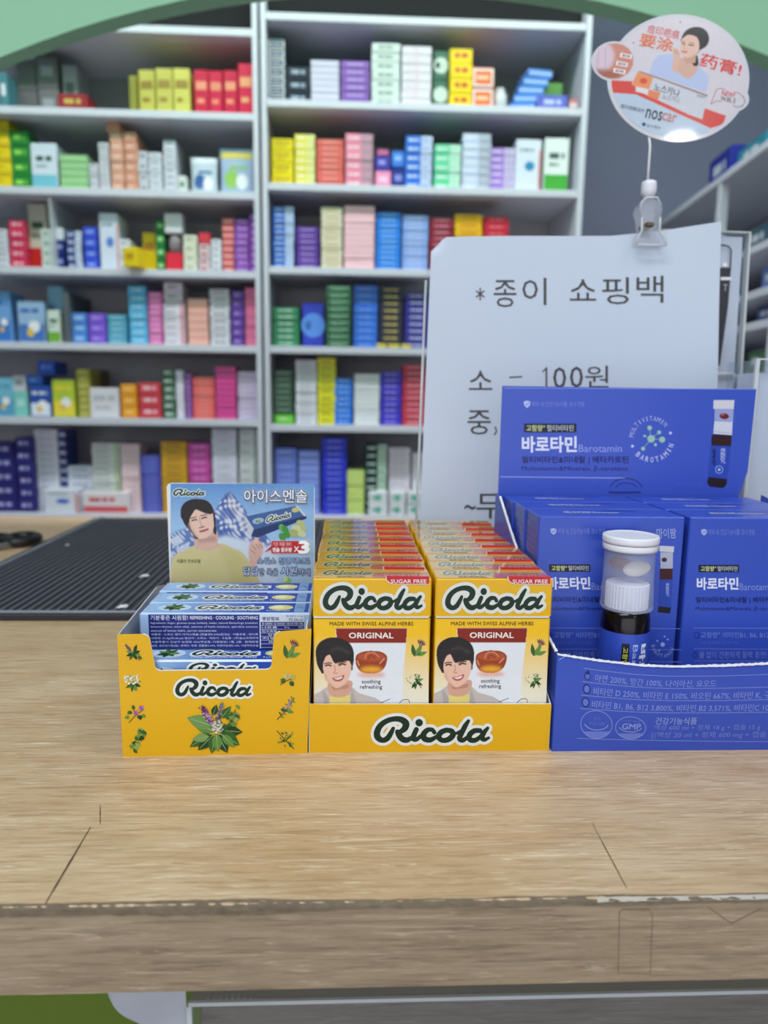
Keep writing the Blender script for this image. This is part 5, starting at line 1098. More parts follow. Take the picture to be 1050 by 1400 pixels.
pr.ring(801.5, 945, 4.6, 5.8, 1.0, BLUD); pr.ell(801.5, 945, 3.6, 4.6, (96, 116, 206)); pr.ring(800, 962.5, 4.8, 5.8, 1.0, BLUD); pr.ell(800, 962.5, 3.8, 4.8, (96, 116, 206))
for cx, cy, rx, ry, tx in ((815, 991, 21.5, 18.5, '건강기능식품'), (861.5, 994, 20.5, 15.5, 'GMP')):
    pts = [(cx + rx * math.cos(R_(a)), cy + ry * math.sin(R_(a))) for a in range(28, 153, 5)]; pr.poly(pts, (104, 122, 208))
    pr.ring(cx, cy, rx, ry, 1.0, (130, 146, 220)); pr.ring(cx, cy - 2, rx * .75, ry * .5, 1.4, (130, 146, 220), a0=.25, a1=PI - .25)
    if tx == 'GMP': pr.text('GMP', 849.5, 988, 875, 996, (136, 152, 222), .03, shear=.1); pr.text('우수건강기능식품', 848, 983, 875, 986, (104, 122, 208))
    else: pr.text('건강', 811, 980.5, 821, 985.5, (104, 122, 208)); pr.text('기능식품', 805, 987, 826, 992, (104, 122, 208))
pr.text('건강기능식품', 895, 978.5, 951, 988.5, (146, 162, 226), .01, shear=.1)
pr.text('액상 600 ml + 정제 18 g + 캡슐 15 g', 893, 989, 1038, 998, (118, 134, 214), .0, shear=.1)
pr.text('[(액상 20 ml + 정제 600 mg + 캡슐 500 mg) x 30]', 890, 999, 1112, 1009, (118, 134, 214), .0, shear=.1)
pr.stroke([(764, 912, 1.0), (779, 902, .6)], (150, 164, 226), smooth=False)
pr.obj('printed_face', tb)

# the tall header card at the back
fh = Frame((0.0912, 0.4420, 0)); th_ = thing('header_card', 'wide blue header card with a bottle picture, rising behind the blue vitamin boxes', 'display card', (0.0912, 0.4420, 0), group='display header cards')
HW, HH = 0.1602, 0.1786
m = MB(); m.prism([(0, .0003), (HW - .006, .0003), (HW - .0045, .112), (HW, .127), (HW + .0006, HH), (0, HH)], 0, .0006, M_BLU); m.obj('card', th_)
pr = Print(front, cv=fh.uv, ys=-1, ink=INKG)
pr.stroke([(689.2, 530.5, 1.2), (1034, 532.2, 1.2)], (120, 140, 226), smooth=False, cap=False)
pr.poly([(716, 549), (720.5, 547.6), (725, 549), (724.6, 554), (720.5, 558), (716.4, 554)], (178, 192, 236)); pr.stroke([(718.5, 552.5, .9), (720, 554, .9), (723, 550.5, .9)], (60, 84, 190), smooth=False)
pr.text('약국 내 건강기능식품 코너 전용', 727, 549, 799, 556, (124, 142, 222), .004)
pr.rect(716.5, 579, 788, 591, (24, 28, 52)); pr.text('고함량⁺', 719.5, 581, 745, 589.5, (206, 214, 150), .025); pr.text('멀티비타민', 748, 581, 784, 589.5, (196, 200, 206), .015)
pr.text('바로타민', 714, 597, 788, 618, (220, 226, 248), .055)
pr.text('Barotamin', 791, 608, 850, 618, (140, 158, 228), .008)
pr.text('멀티비타민&미네랄 | 베타카로틴', 714, 623.5, 859, 634.5, (24, 34, 100), .02)
pr.text('Multivitamin&Minerals, β-carotene', 713, 637, 858, 645, (24, 34, 100), .004)
pr.stroke([(684, 651.8, 1.1), (855, 653.6, 1.1)], (158, 174, 232), smooth=False, cap=False)
pr.ring(856, 669, 22, 15, 1.0, (30, 40, 110), a0=PI * 1.08, a1=PI * 1.92); pr.ring(856, 669, 15, 9, .8, (30, 40, 110), a0=PI * 1.1, a1=PI * 1.9); pr.rect(832, 672, 876, 674.5, (32, 46, 122))
pr.curvetext('MULTIVITAMIN', 890, 599, 27, R_(182), R_(322), 6.4, (164, 178, 236), .02)
pr.curvetext('NIMATORAB', 891, 601, 27.5, R_(10), R_(140), 7, (190, 202, 244), .03, flip=-1)
for x, y in ((864.5, 610), (916.5, 592)): pr.ell(x, y, 2, 2, (190, 202, 244))
for a, b_ in (((890, 600), (888, 586)), ((890, 600), (905, 601)), ((890, 600), (879, 613)), ((890, 600), (901, 591)), ((890, 600), (881, 596))): pr.stroke([(*a, 1.3), (*b_, 1.3)], (126, 160, 186), smooth=False)
for x, y, r in ((890, 600, 5.2), (888, 585, 3.2), (905, 601, 4.2), (879, 613.5, 2.8), (901, 591, 2.8), (881, 596, 1.8), (896, 608, 2.2)): pr.ell(x, y, r, r, (150, 196, 178))
pr.text('* 이미지는 실제와 다를 수 있음', 922, 660, 960, 663.5, (90, 108, 206))
# bottle picture
pr.poly([(975.5, 547), (1004, 547), (1003, 559), (975, 559)], (206, 206, 214)); pr.poly([(977, 559), (1003, 559), (1002, 577), (976.5, 577)], (150, 160, 206)); pr.poly([(976.5, 576), (1001.5, 577), (1000.5, 595), (975, 593)], (204, 208, 220)); pr.stroke([(976, 590, .8), (1001, 592, .8)], (150, 160, 200), smooth=False)
pr.ell(990, 569, 6.5, 4, (110, 24, 36), rot=.1); pr.ell(988, 567, 2, 1, (190, 110, 110))
pr.poly([(974, 594), (1000, 595), (1000, 600), (999, 610), (972.5, 609), (972.5, 600)], (44, 14, 22)); pr.poly([(972, 609), (999, 610), (994, 655), (968.5, 652)], (38, 70, 172))
pr.poly([(968.5, 652), (994, 655), (993, 662), (989, 667), (970, 665), (966.5, 660)], (28, 16, 26))
pr.text('바로타민', 985, 612, 991, 634, (190, 204, 244), .03); pr.text('고함량', 973.5, 613, 978, 636, (20, 26, 60), .03); pr.ring(983, 642, 5, 5, 1, (150, 170, 226)); pr.ell(983, 642, 1.8, 1.8, (180, 200, 236))
pr.obj('printed_face', th_)

# blue vitamin boxes
VW, VD, VH = 0.0775, 0.0268, 0.1095
vx = float(on_y(941, 708, 0.360)[0]); VZ = 0.0011
fv = Frame((vx, 0.360, VZ))
def vit_art():
    b = MB(); V, F = chamfer_box(0, 0, 0, VW, VD - .0006, VH, .0006); b.add(V, F, M_BLU); body = b.mesh('carton')
    pr = Print(front, cv=fv.uv, ys=-1, ink=INKG)
    pr.poly([(955.5, 724.5), (959.5, 723.2), (963.5, 724.5), (963.2, 729), (959.5, 732.4), (955.8, 729)], (166, 180, 232)); pr.stroke([(957.5, 727, .9), (959.3, 728.8, .9), (962, 725.6, .9)], (60, 84, 190), smooth=False)
    pr.text('약국 내 건강기능식품 코너 전용', 965.5, 723.5, 1029, 731.5, (120, 138, 216), .004)
    pr.text('마이팜', 1098, 723.5, 1124, 737, (150, 166, 226), .02)
    pr.rect(952, 772.3, 1007.3, 782.2, (24, 28, 52)); pr.text('고함량⁺', 955, 774, 976, 780.8, (206, 214, 150), .025); pr.text('멀티비타민', 978, 774, 1005, 780.8, (196, 200, 206), .015)
    pr.text('바로타민', 950, 790, 1006, 806, (220, 226, 248), .055); pr.text('Barotamin', 1008, 797.5, 1056, 807, (126, 144, 220), .006)
    pr.text('멀티비타민&미네랄 | 베타카로틴', 948.5, 816, 1066, 825, (26, 36, 104), .02); pr.text('Multivitamin&Minerals, β-carotene', 948, 829, 1066, 836, (26, 36, 104), .004)
    for y in (858.5, 887, 903.5): pr.stroke([(946, y, .8), (1126, y + 1, .8)], (120, 138, 220), smooth=False, cap=False)
    pr.ring(949.5, 868.5, 3.2, 4.2, .8, (30, 42, 120)); pr.text('고함량⁺ 비타민B1, B6, B12 3,800%', 955, 864, 1076, 872.5, (122, 140, 222), .006); pr.text('*1일 영양성분기준치 대비', 953, 876.5, 1006, 881, (92, 110, 208))
    pr.ring(947, 895.5, 2.8, 3.8, .8, (30, 42, 120)); pr.text('물 없이 간편하게 활력 충전!', 953, 890.5, 1045, 900, (122, 140, 222), .006)
    pr.text('건강기능식품 (액상+정제+캡슐)', 953, 906, 1062, 914, (110, 128, 216), .004)
    pr.poly([(1101, 747), (1121, 748), (1120, 756), (1101, 755)], (196, 200, 208)); pr.poly([(1102, 756), (1119, 756), (1118, 778), (1101.5, 778)], (168, 174, 198)); pr.ell(1107, 766, 3.6, 3, (70, 24, 40)); pr.poly([(1101, 778), (1118, 778), (1117, 793), (1100, 793)], (62, 22, 32)); pr.poly([(1100, 793), (1117, 793), (1114, 831), (1097, 829)], (40, 72, 176)); pr.poly([(1097, 829), (1114, 831), (1112, 839), (1096, 837)], (26, 18, 30)); pr.text('바로타민', 1108, 797, 1112, 816, (180, 196, 240), .03)
    pr.curvetext('NIMATORAB', 1101, 883, 13, R_(10), R_(190), 4.4, (150, 166, 230), .02, flip=-1, wd=3.4); pr.ell(1101, 881, 3, 3, (166, 184, 228)); 
    for x, y in ((1094, 876), (1108, 874), (1104, 870), (1096, 889)): pr.ell(x, y, 1.4, 1.4, (150, 166, 230))
    o1 = pr.obj('printed_face'); f1 = o1.data; bpy.data.objects.remove(o1)
    pt = Print(lambda u, v, l: (u * VW, v * (VD - .0006), VH + l), ys=1, ink=INKG)
    pt.text('바로타민', .22, .60, .40, .36, (206, 214, 246), .05); pt.text('Barotamin', .42, .56, .60, .40, (206, 214, 246), .03); pt.rect(.52, .74, .74, .70, (30, 42, 120))
    o2 = pt.obj('printed_top'); f2 = o2.data; bpy.data.objects.remove(o2)
    ps = Print(lambda u, v, l: (-l, (1 - u) * (VD - .0006), v * VH), ys=1, ink=INKG)
    ps.text('영양정보', .15, .95, .45, .92, (150, 166, 230), .02)
    for k in range(26): ps.text(['비타민 B1 30mg', '나이아신 15mg', '아연 17mg 200%', '섭취방법: 1일 1회', '원재료명 및 함량'][k % 5], .15, .90 - k * .03, .80, .885 - k * .03, (140, 156, 226), .0)
    o3 = ps.obj('printed_side'); f3 = o3.data; bpy.data.objects.remove(o3)
    return body, f1, f2, f3
AV = vit_art()
for ci in (0, 1):
    for i in range(3):
        x = vx + .0012 - ci * (VW + .0027) - i * (.0010 if ci else .0016); y = 0.360 + i * VD + .0001
        o = link('vitamin_box', AV[0], None, (x, y, VZ)); nm = ['in the column reaching past the picture edge', 'in the column behind the small bottle'][ci]
        tag(o, f'tall blue vitamin box, {["front", "middle", "rear"][i]} one {nm}', 'box', 'tall blue vitamin boxes')
        link('printed_face', AV[1], o); link('printed_top', AV[2], o); link('printed_side', AV[3], o)

# sample bottle with dosing cap
bx_, by_ = 0.1392, 0.3446
tt = thing('vitamin_bottle', 'small dark vitamin bottle with a clear pill chamber and white cap', 'bottle', (bx_, by_, VZ))
m = MB(); m.lathe([(.0090, 0), (.0118, .0008), (.0122, .003), (.0122, .056), (.0121, .0600), (.0116, .0630), (.0105, .0650), (.0090, .0658)], 40, mat('dark_brown_glass', (14, 8, 8), 0.16, coat=.1, spec=.4)); m.obj('glass_body', tt)
m = MB(); m.lathe([(.01232, .006), (.01232, .0548)], 48, M_BLU, caps=False); m.obj('label_wrap', tt)
RB = .01240
def cyl(u, v, l): a = u / RB; return (RB + l) * np.sin(a), -(RB + l) * np.cos(a), v
pb = Print(cyl, ys=1, ink=INKG, l0=.00003)
def vtext(t_, x, z0, z1, wd, col, bold):            # reads downwards
    V, F, V0, V1 = text_mesh(t_, 0.0); b_ = bold * .8
    for kx, ky in ((b_, b_), (-b_, b_), (b_, -b_), (-b_, -b_)):
        g = (V - V0 + np.array([kx, ky])) / (V1 - V0); pb.put(x + (g[:, 1] - .5) * wd, z1 + (z0 - z1) * g[:, 0], F, col)
pb.rect(-.0055, .0500, -.0018, .018, (16, 18, 44)); vtext('고함량⁺ 멀티비타민', -.0036, .020, .0480, .0024, (214, 218, 70), .02)
vtext('Barotamin', .0012, .016, .0495, .0026, (168, 184, 236), .01); vtext('바로타민', .0058, .014, .0492, .0042, (222, 228, 248), .055)
pb.obj('printed_face', tt)
M_FRO = frosted_mat('frosted_polypropylene', (206, 212, 238), 0.30, 0.25); M_WPL = mat('white_cap_plastic', (222, 224, 234), .35, coat=.1)
m = MB(); m.lathe([(.0126, .0655), (.0130, .0675), (.0126, .078), (.0124, .0785), (.0123, .0955)], 48, M_FRO, caps=False); m.obj('pill_chamber', tt)
m = MB(); m.lathe([(.0100, .0660), (.0106, .0662), (.0106, .0782), (.0100, .0786)], 72, mat('white_ribbed_plastic', (224, 228, 240), .5), rib=.045, smooth=False); m.obj('ribbed_neck', tt)
m = MB(); m.lathe([(.0128, .0655), (.0131, .0662), (.0131, .0672), (.0128, .0677)], 48, M_FRO, caps=False); m.obj('chamber_rim', tt)
m = MB(); m.lathe([(.0120, .0956), (.0132, .0958), (.0134, .0966), (.0134, .0988), (.0131, .0991)], 48, M_WPL); m.lathe([(.0131, .0992), (.0137, .0996), (.0138, .1004), (.0138, .1022), (.0135, .1029), (.0122, .1032), (.0118, .1029), (.0100, .1028)], 48, M_WPL); m.obj('flip_cap', tt)
def capsule(rx, ry, rz, m_, loc, rot, nm):
    m = MB(); m.lathe([(max(1e-4, rx * math.cos(a)), rz * math.sin(a)) for a in np.linspace(-PI / 2, PI / 2, 11)], 24, m_); o = m.obj(nm, tt, loc, rot); o.scale = (1, ry / rx, 1)
capsule(.0040, .0036, .0072, mat('white_tablet', (226, 224, 214), .5), (.0028, -.0030, .0863), (0, PI / 2 - .1, .1), 'white_tablet')
capsule(.0036, .0036, .0058, mat('brown_softgel', (120, 44, 44), .25), (-.0040, .0012, .0880), (.2, PI / 2 + .1, -.4), 'brown_softgel')

# ------------------------------------------------------------------ paper sign in an acrylic stand
BLc, BRc, TLc, TRc = np.array([.0460, .500, .0035]), np.array([.2655, .497, .0100]), np.array([.0537, .526, .2828]), np.array([.2667, .535, .3008])
PWd = float(np.linalg.norm(TRc - TLc)); PHt = float(np.linalg.norm(TLc - BLc))
nrm_ = np.cross(BRc - BLc, TLc - BLc); nrm_ /= np.linalg.norm(nrm_); nrm_ = nrm_ if nrm_[1] < 0 else -nrm_
class PaperFrame:
    def uv(s, px, py):      # solve the bilinear patch by iteration
        px = np.asarray(px, float); py = np.asarray(py, float); u = np.full(px.shape, .5); v = np.full(px.shape, .5)
        def pj(u, v):
            P = paper(u, v, 0.0, flat=True); P = np.stack([np.broadcast_to(q, np.shape(u)) for q in P], -1) - CAM; z = P @ CF
            return 525 + FPX * (P @ CR) / z, 700 - FPX * (P @ CU) / z
        for _ in range(14):
            a, b_ = pj(u, v); e = 1e-4; a1, b1 = pj(u + e, v); a2, b2 = pj(u, v + e)
            J11, J12, J21, J22 = (a1 - a) / e, (a2 - a) / e, (b1 - b_) / e, (b2 - b_) / e; D = J11 * J22 - J12 * J21
            r1, r2 = px - a, py - b_; u = u + (J22 * r1 - J12 * r2) / D; v = v + (J11 * r2 - J21 * r1) / D
        return u, v
def paper(u, v, l, flat=False):
    u = np.asarray(u, float); v = np.asarray(v, float)
    k = (1 - u) * (1 - v), u * (1 - v), (1 - u) * v, u * v
    wv = 0.0012 * np.sin(u * 6.0 + 1) * (0.3 + .7 * v) + .0006 * np.sin(v * 9 + u * 3)
    top = np.interp(u, [0, .3, .62, .8, 1.0], [0, -.002, -.0050, -.0035, 0]) * np.clip(v * 3 - 2, 0, 1) ** 2
    out = []
    for a in range(3):
        q = k[0] * BLc[a] + k[1] * BRc[a] + k[2] * TLc[a] + k[3] * TRc[a] + nrm_[a] * (wv + l)
        if a == 2: q = q + top
        if not flat:
            c = np.clip((v - .965) / .035, 0, 1) * np.clip((.045 - u) / .045, 0, 1)
            q = q + (0, .006, -.006)[a] * c + (.003 if a == 0 else 0) * c
        out.append(q)
    return tuple(out)
ts = thing('paper_sign', 'white paper shopping bag price sign standing upright behind the blue display', 'sign', (0, 0, 0))
m = MB(); m.grid(lambda a, c: tuple(float(q) for q in paper(a, c, 0)), 60, 60, mat('white_copy_paper', (190, 202, 218), .75, var=.012, scale=14)); m.grid(lambda a, c: tuple(float(q) for q in paper(a, c, -.00025)), 60, 60, mat('white_copy_paper', (1, 1, 1))); m.obj('sheet', ts)
pf = PaperFrame(); pp = Print(paper, cv=pf.uv, ys=-1, ink=ink_mat('toner_ink', .6), l0=.0002, dl=.00002)
BK = (66, 64, 66)
def ptxt(s_, x0, y0, x1, y1): pp.text(s_, x0, y0, x1, y1, BK, .002)
def ser(pts, wd=2.6): pp.stroke([(p[0], p[1], wd if len(p) < 3 else p[2]) for p in pts], BK, smooth=False)
# serif strokes drawn like the printed batang letters
for a in (0, 60, 120): ser([(656.5 - 6 * math.cos(R_(a + 30)), 402 - 8 * math.sin(R_(a + 30))), (656.5 + 6 * math.cos(R_(a + 30)), 402 + 8 * math.sin(R_(a + 30)))], 1.8)
def serif(s_, x0, y0, x1, y1, sl=0.0): pp.text(s_, x0, y0, x1, y1, BK, -.004, slope=sl)
serif('종', 675, 383, 706, 420); serif('이', 714, 380, 747, 417); serif('쇼', 779, 382, 815, 411); serif('핑', 823, 379, 860, 416); serif('백', 870, 377, 907, 414)
serif('소', 641, 507, 673, 533); ser([(697, 516), (713, 515)], 1.8); ser([(747, 503), (747, 531)], 2.4); ser([(742, 508), (747, 503.5)], 1.8); ser([(742, 531), (752, 531)], 1.5); serif('0', 756, 502, 774, 531); serif('0', 779, 501, 797, 530); serif('원', 800, 500, 832, 530)
serif('중', 639, 561, 671, 594); ser([(677, 584), (679, 590), (676, 594)], 2); serif('~', 635, 690, 650, 697); serif('무', 651, 675, 690, 709)
pp.obj('printed_text', ts)
# clear stand carrying the sheet
st = thing('acrylic_sign_stand', 'clear acrylic stand holding the white paper price sign upright', 'sign holder', (0, 0, 0))
def slab(c, off, th, ex=(0, 0, 0, 0)):
    n = nrm_; P = []
    for du, dv_ in ((-ex[0], -ex[1]), (1 + ex[2], -ex[1]), (1 + ex[2], 1 + ex[3]), (-ex[0], 1 + ex[3])):
        q = (1 - du) * (1 - dv_) * BLc + du * (1 - dv_) * BRc + (1 - du) * dv_ * TLc + du * dv_ * TRc; P.append(q)
    return [tuple(p - n * off) for p in P] + [tuple(p - n * (off + th)) for p in P]
QF = [(0, 1, 2, 3), (7, 6, 5, 4), (0, 4, 5, 1), (1, 5, 6, 2), (2, 6, 7, 3), (3, 7, 4, 0)]
m = MB(); m.add(slab(0, .0050, .0020, (.01, 0, -.01, -.03)), QF, M_ACR); m.obj('back_plate', st)
m = MB(); a_, b_ = BLc - nrm_ * .0022, BRc - nrm_ * .0022
m.add([(a_[0], a_[1] + .003, .0002), (b_[0], b_[1] + .003, .0002), (b_[0], b_[1] + .075, .0002), (a_[0], a_[1] + .075, .0002), (a_[0], a_[1] + .003, .0022), (b_[0], b_[1] + .003, .0022), (b_[0], b_[1] + .075, .0022), (a_[0], a_[1] + .075, .0022)], QF, M_ACR); m.obj('foot', st)
m = MB(); e0 = BLc - np.array([.0022, 0, 0]); e1 = BLc + (TLc - BLc) * .90 - np.array([.0022, 0, 0]); m.tube([tuple(e0 - nrm_ * .006 + [0, 0, .002]), tuple(e1 - nrm_ * .006)], .0009, M_ACRE, 6); m.obj('polished_rim', st)
# second acrylic stand behind, with a white insert and a black outline print
A2 = Frame((.240, .568, 0), .03, .05)
s2 = thing('acrylic_leaflet_stand', 'clear acrylic stand with a white insert peeking out beside the paper sign', 'sign holder', (.240, .568, 0), .03)
l2 = .05
u1_, _ = A2.uv(np.array([1020.0]), np.array([400.0])); UW = float(u1_[0]); _, vt = A2.uv(np.array([1005.0]), np.array([318.0])); VT = float(vt[0])
rot2 = (-l2, 0, 0)
m = MB(); m.box(0, 0, .0005, UW, .0018, VT, M_ACR); m.box(0, .0042, .0005, UW, .0060, VT, M_ACR); m.obj('plate', s2, rot=rot2)
m = MB(); m.box(UW - .0005, -.0003, .0005, UW + .0012, .0063, VT + .0008, M_ACRE); m.box(0, -.0003, VT, UW, .0063, VT + .0011, M_ACRE); m.obj('polished_rim', s2, rot=rot2)
_, vc = A2.uv(np.array([995.0]), np.array([516.0])); VC = float(vc[0])
m = MB(); m.tube([(0.03, -.0004, VC + .0005), (UW - .008, -.0009, VC + .003), (UW, -.0004, VC - .0015)], .0012, M_ACRE, 6); m.obj('bent_crease', s2, rot=rot2)
m = MB(); m.box(.002, .0021, .002, UW - .0045, .0028, VT - .0025, mat('white_insert', (214, 218, 226), .7)); m.obj('insert_sheet', s2, rot=rot2)
pr = Print(lambda u, v, l: (u, -l, v), cv=A2.uv, ys=-1, ink=ink_mat('toner_ink'), l0=.0002)
pr.stroke([(940, 335.5, 2), (990, 335.5, 2), (996, 337, 2), (999.5, 342, 2), (998, 372, 2)], (40, 42, 46), smooth=False)
pr.poly([(940, 366), (999, 366), (997, 395), (995, 420), (990, 455), (984, 500), (940, 500)], (46, 48, 56)); pr.text('T', 989, 389, 994, 398, (190, 194, 200)); pr.ell(991, 362, 3.5, 2.6, (236, 238, 240)); pr.rect(985, 379, 1000, 383, (226, 228, 236))
pr.obj('printed_face', s2, rot=rot2)
# third: clear block at the edge of the view
s3 = thing('clear_leaflet_box', 'clear acrylic box edge with white leaflets beside the tall blue header card', 'sign holder', (.2655, .452, 0))
P0 = on_y(1040, 492, .452); zt3 = float(P0[2]); x3 = float(P0[0]); s3.location.x = x3 - .002
m = MB(); m.box(0, 0, .0005, .10, .0018, zt3, M_ACR); m.box(0, .0018, .0005, .0018, .035, zt3, M_ACR); m.box(0, .035, .0005, .10, .0368, zt3, M_ACR); m.obj('box_wall', s3)
m = MB(); m.box(-.0004, -.0004, zt3, .10, .0022, zt3 + .0009, M_ACRE); m.box(-.0008, -.0006, .0005, .0014, .0016, zt3 + .0009, M_ACRE); m.obj('polished_rim', s3)
m = MB(); m.box(.0032, .006, .002, .098, .028, zt3 - .008, mat('white_insert', (200, 206, 216), .7)); m.obj('leaflet_stack', s3)

# ------------------------------------------------------------------ clip and round hanging tag
CY = .530
def cp(px, py, y=CY): return on_y(px, py, y)
tc_ = thing('sign_clip', 'clear plastic clip pinching the top edge of the paper sign', 'clip', tuple(cp(886, 338)), 0)
M_CLP = frosted_mat('clear_clip_plastic', (206, 212, 226), .22, .08)
O = cp(886, 338)
def rel(px, py, dy=0.0): P = cp(px, py); return (float(P[0] - O[0]), dy, float(P[2] - O[2]))
def jaw(sgn, name):
    m = MB(); L = [(866, 336), (868, 326), (873, 318), (873, 300), (870, 290), (873, 281), (878, 274)]; Rr = [(906, 337), (903, 326), (897, 318), (898, 300), (900, 290), (898, 279), (894, 274)]
    n = len(L); ys = [.0016, .0022, .0034, .0050, .0056, .0052, .0026]; vs = []
    for k in range(n):
        y0 = (ys[k] if sgn > 0 else ys[k]) * sgn; a = rel(*L[k], y0); b_ = rel(*Rr[k], y0); a2 = rel(*L[k], y0 + .0016 * sgn); b2 = rel(*Rr[k], y0 + .0016 * sgn); vs += [a, b_, b2, a2]
    fs = [(0, 1, 2, 3), tuple(4 * n - 4 + q for q in (3, 2, 1, 0))]
    for k in range(n - 1):
        for q in range(4): fs.append((4 * k + q, 4 * k + (q + 1) % 4, 4 * k + 4 + (q + 1) % 4, 4 * k + 4 + q))
    m.add(vs, fs, M_CLP); return m.obj(name, tc_)
jaw(-1, 'front_jaw'); jaw(1, 'rear_jaw')
m = MB()
for L in ([(866, 336), (868, 326), (873, 318), (873, 300)], [(906, 337), (903, 326), (897, 318), (898, 300)], [(866, 337), (906, 338)], [(870, 290), (873, 279), (880, 273), (894, 273), (899, 284)]): m.tube([rel(*p, -.006) for p in L], .0007, M_ACRE, 6)
m.obj('moulded_rim', tc_)
m = MB(); a = rel(877, 313, -.0075); b_ = rel(889, 307, -.0045); m.box(a[0], -.0078, a[2], b_[0], .0065, b_[2], mat('brass_spring', (120, 106, 76), .25, metal=.9), .0008); m.obj('spring', tc_)
a = rel(889, 273); b_ = rel(885, 247); r = float(abs(cp(898, 258)[0] - cp(875, 258)[0]) / 2) * .88
m = MB(); lo, hi = a[2], b_[2]; m.lathe([(r * .45, lo), (r * .75, lo + .002), (r * .97, lo + .004), (r, lo + .006), (r, hi - .003), (r * .9, hi - .0008), (r * .6, hi)], 24, M_WPL, c=((a[0] + b_[0]) / 2, 0)); m.obj('swivel_cap', tc_)
tg = thing('round_shelf_talker', 'round printed advertising tag of a woman, on a thin wire above the sign', 'sign', tuple(cp(889, 193)), 0)
OT = cp(889, 193)
def relt(px, py, dy=0.0): P = cp(px, py); return (float(P[0] - OT[0]), dy, float(P[2] - OT[2]))
m = MB(); m.tube([relt(885.5, 249), relt(887, 225), relt(889.3, 200, .0006), relt(889.8, 186, .0030), relt(890, 180, .0040)], .0009, mat('clear_wire', (214, 218, 224), .2), 6); m.obj('wire', tg)
TAGLEAN = R_(8.0)
ft = Frame(OT + np.array([0, .0, 0]), .0, TAGLEAN)
ft.uv_ = ft.uv
cxp, cyp = 928.5, 105.5
U0, V0_ = [float(q) for q in (ft.uv(np.array(cxp), np.array(cyp)))]
def tmap(u, v, l):
    u = np.asarray(u, float); v = np.asarray(v, float); rr = (u - U0) ** 2 + (v - V0_) ** 2
    k = -l + rr * 0.5                       # the card is slightly dished
    U, V, N_ = ft.U, ft.V, ft.N
    return tuple(U[a] * u + V[a] * v - N_[a] * k for a in range(3))
# outline of disc + two bubbles in picture units
shapes = [(928.5, 105.5, 97.5, 87.5), (840, 82, 30, 27.5), (1005, 134, 21, 17)]
thetas = np.arange(0, 360, 2.0); outl = []
for th in thetas:
    d = np.array([math.cos(R_(th)), math.sin(R_(th))]); best = 0
    for (ex, ey, rx, ry) in shapes:
        ox, oy = (cxp - ex) / rx, (cyp - ey) / ry; dx, dy = d[0] / rx, d[1] / ry
        A_ = dx * dx + dy * dy; B_ = ox * dx + oy * dy; C_ = ox * ox + oy * oy - 1; D_ = B_ * B_ - A_ * C_
        if D_ > 0: s_ = (-B_ + math.sqrt(D_)) / A_; best = max(best, s_)
    outl.append((cxp + d[0] * best, cyp + d[1] * best))
ou, ov = ft.uv(np.array([p[0] for p in outl]), np.array([p[1] for p in outl])); n = len(outl)
m = MB(); RI = 8; M_TAG = mat('tag_card', (200, 202, 210), .14, coat=1.0)
for side_ in (0, 1):
    vs = [tuple(float(q) for q in tmap(U0, V0_, -.0006 * side_))]
    for k in range(1, RI + 1): vs += [tuple(float(q) for q in tmap(U0 + (a - U0) * k / RI, V0_ + (b_ - V0_) * k / RI, -.0006 * side_)) for a, b_ in zip(ou, ov)]
    fs = [(0, 1 + (i + 1) % n, 1 + i) for i in range(n)] + [(1 + k * n + i, 1 + k * n + (i + 1) % n, 1 + (k + 1) * n + (i + 1) % n, 1 + (k + 1) * n + i) for k in range(RI - 1) for i in range(n)]
    m.add(vs, fs, M_TAG, True)
m.obj('card', tg)
INKT = ink_mat('laminated_tag_ink', .25, 1.0, crough=.06)
pt = Print(tmap, cv=ft.uv, ys=-1, ink=INKT, l0=.0001, dl=.00002)
z7 = lambda x, y: (x / 4.667 + 805, y / 4.667 + 15)
zz = lambda L: [z7(*p) for p in L]
c = Canvas(812, 20, 1022, 192, 1.0); A_ = 16.0
disc = ((c.X - cxp) / 92) ** 2 + ((c.Y - cyp) / 82.5) ** 2 < 1; bub = ((c.X - 840) / 26.5) ** 2 + ((c.Y - 82) / 24.5) ** 2 < 1
c.a[:] = 0; c.img[:] = lin((204, 200, 208))
c.poly(zz([(120, 435), (330, 450), (560, 560), (880, 665), (860, 720), (780, 745), (560, 650), (300, 530), (130, 515)]), (206, 74, 66), .3)
c.poly(zz([(130, 515), (300, 532), (560, 652), (780, 748), (700, 840), (300, 840)]), (178, 196, 214), .3)
# woman: torso, arm, neck, face, hair
c.poly(zz([(385, 400), (410, 320), (450, 280), (520, 275), (600, 300), (700, 350), (770, 420), (750, 520), (600, 470)]), (176, 190, 224), .4, curve=False)
c.poly(zz([(530, 345), (600, 300), (690, 310), (690, 380), (640, 432), (590, 410), (560, 380)]), (206, 168, 150), .4, curve=True)
c.poly(zz([(660, 300), (690, 280), (700, 330), (690, 350), (665, 345)]), (28, 24, 28), .3, curve=True)
c.poly(zz([(600, 285), (690, 250), (680, 330), (620, 340)]), (196, 154, 136), .4)
c.poly(zz([(590, 210), (600, 150), (640, 110), (700, 97), (750, 120), (770, 170), (755, 220), (710, 250), (690, 270), (650, 200)]), (28, 24, 28), .3, curve=True)
c.poly(zz([(583, 235), (590, 195), (605, 165), (640, 150), (690, 165), (708, 215), (700, 260), (660, 290), (620, 298), (592, 280)]), (218, 182, 166), .3, curve=True)
c.poly(zz([(600, 170), (630, 120), (700, 105), (745, 150), (735, 220), (705, 245), (708, 205), (690, 160), (640, 148), (610, 165)]), (30, 26, 30), .3, curve=True)
for p in ([(598, 205), (612, 210)], [(640, 215), (668, 218)]): c.line(zz(p), 1.6, (44, 28, 30), .2)
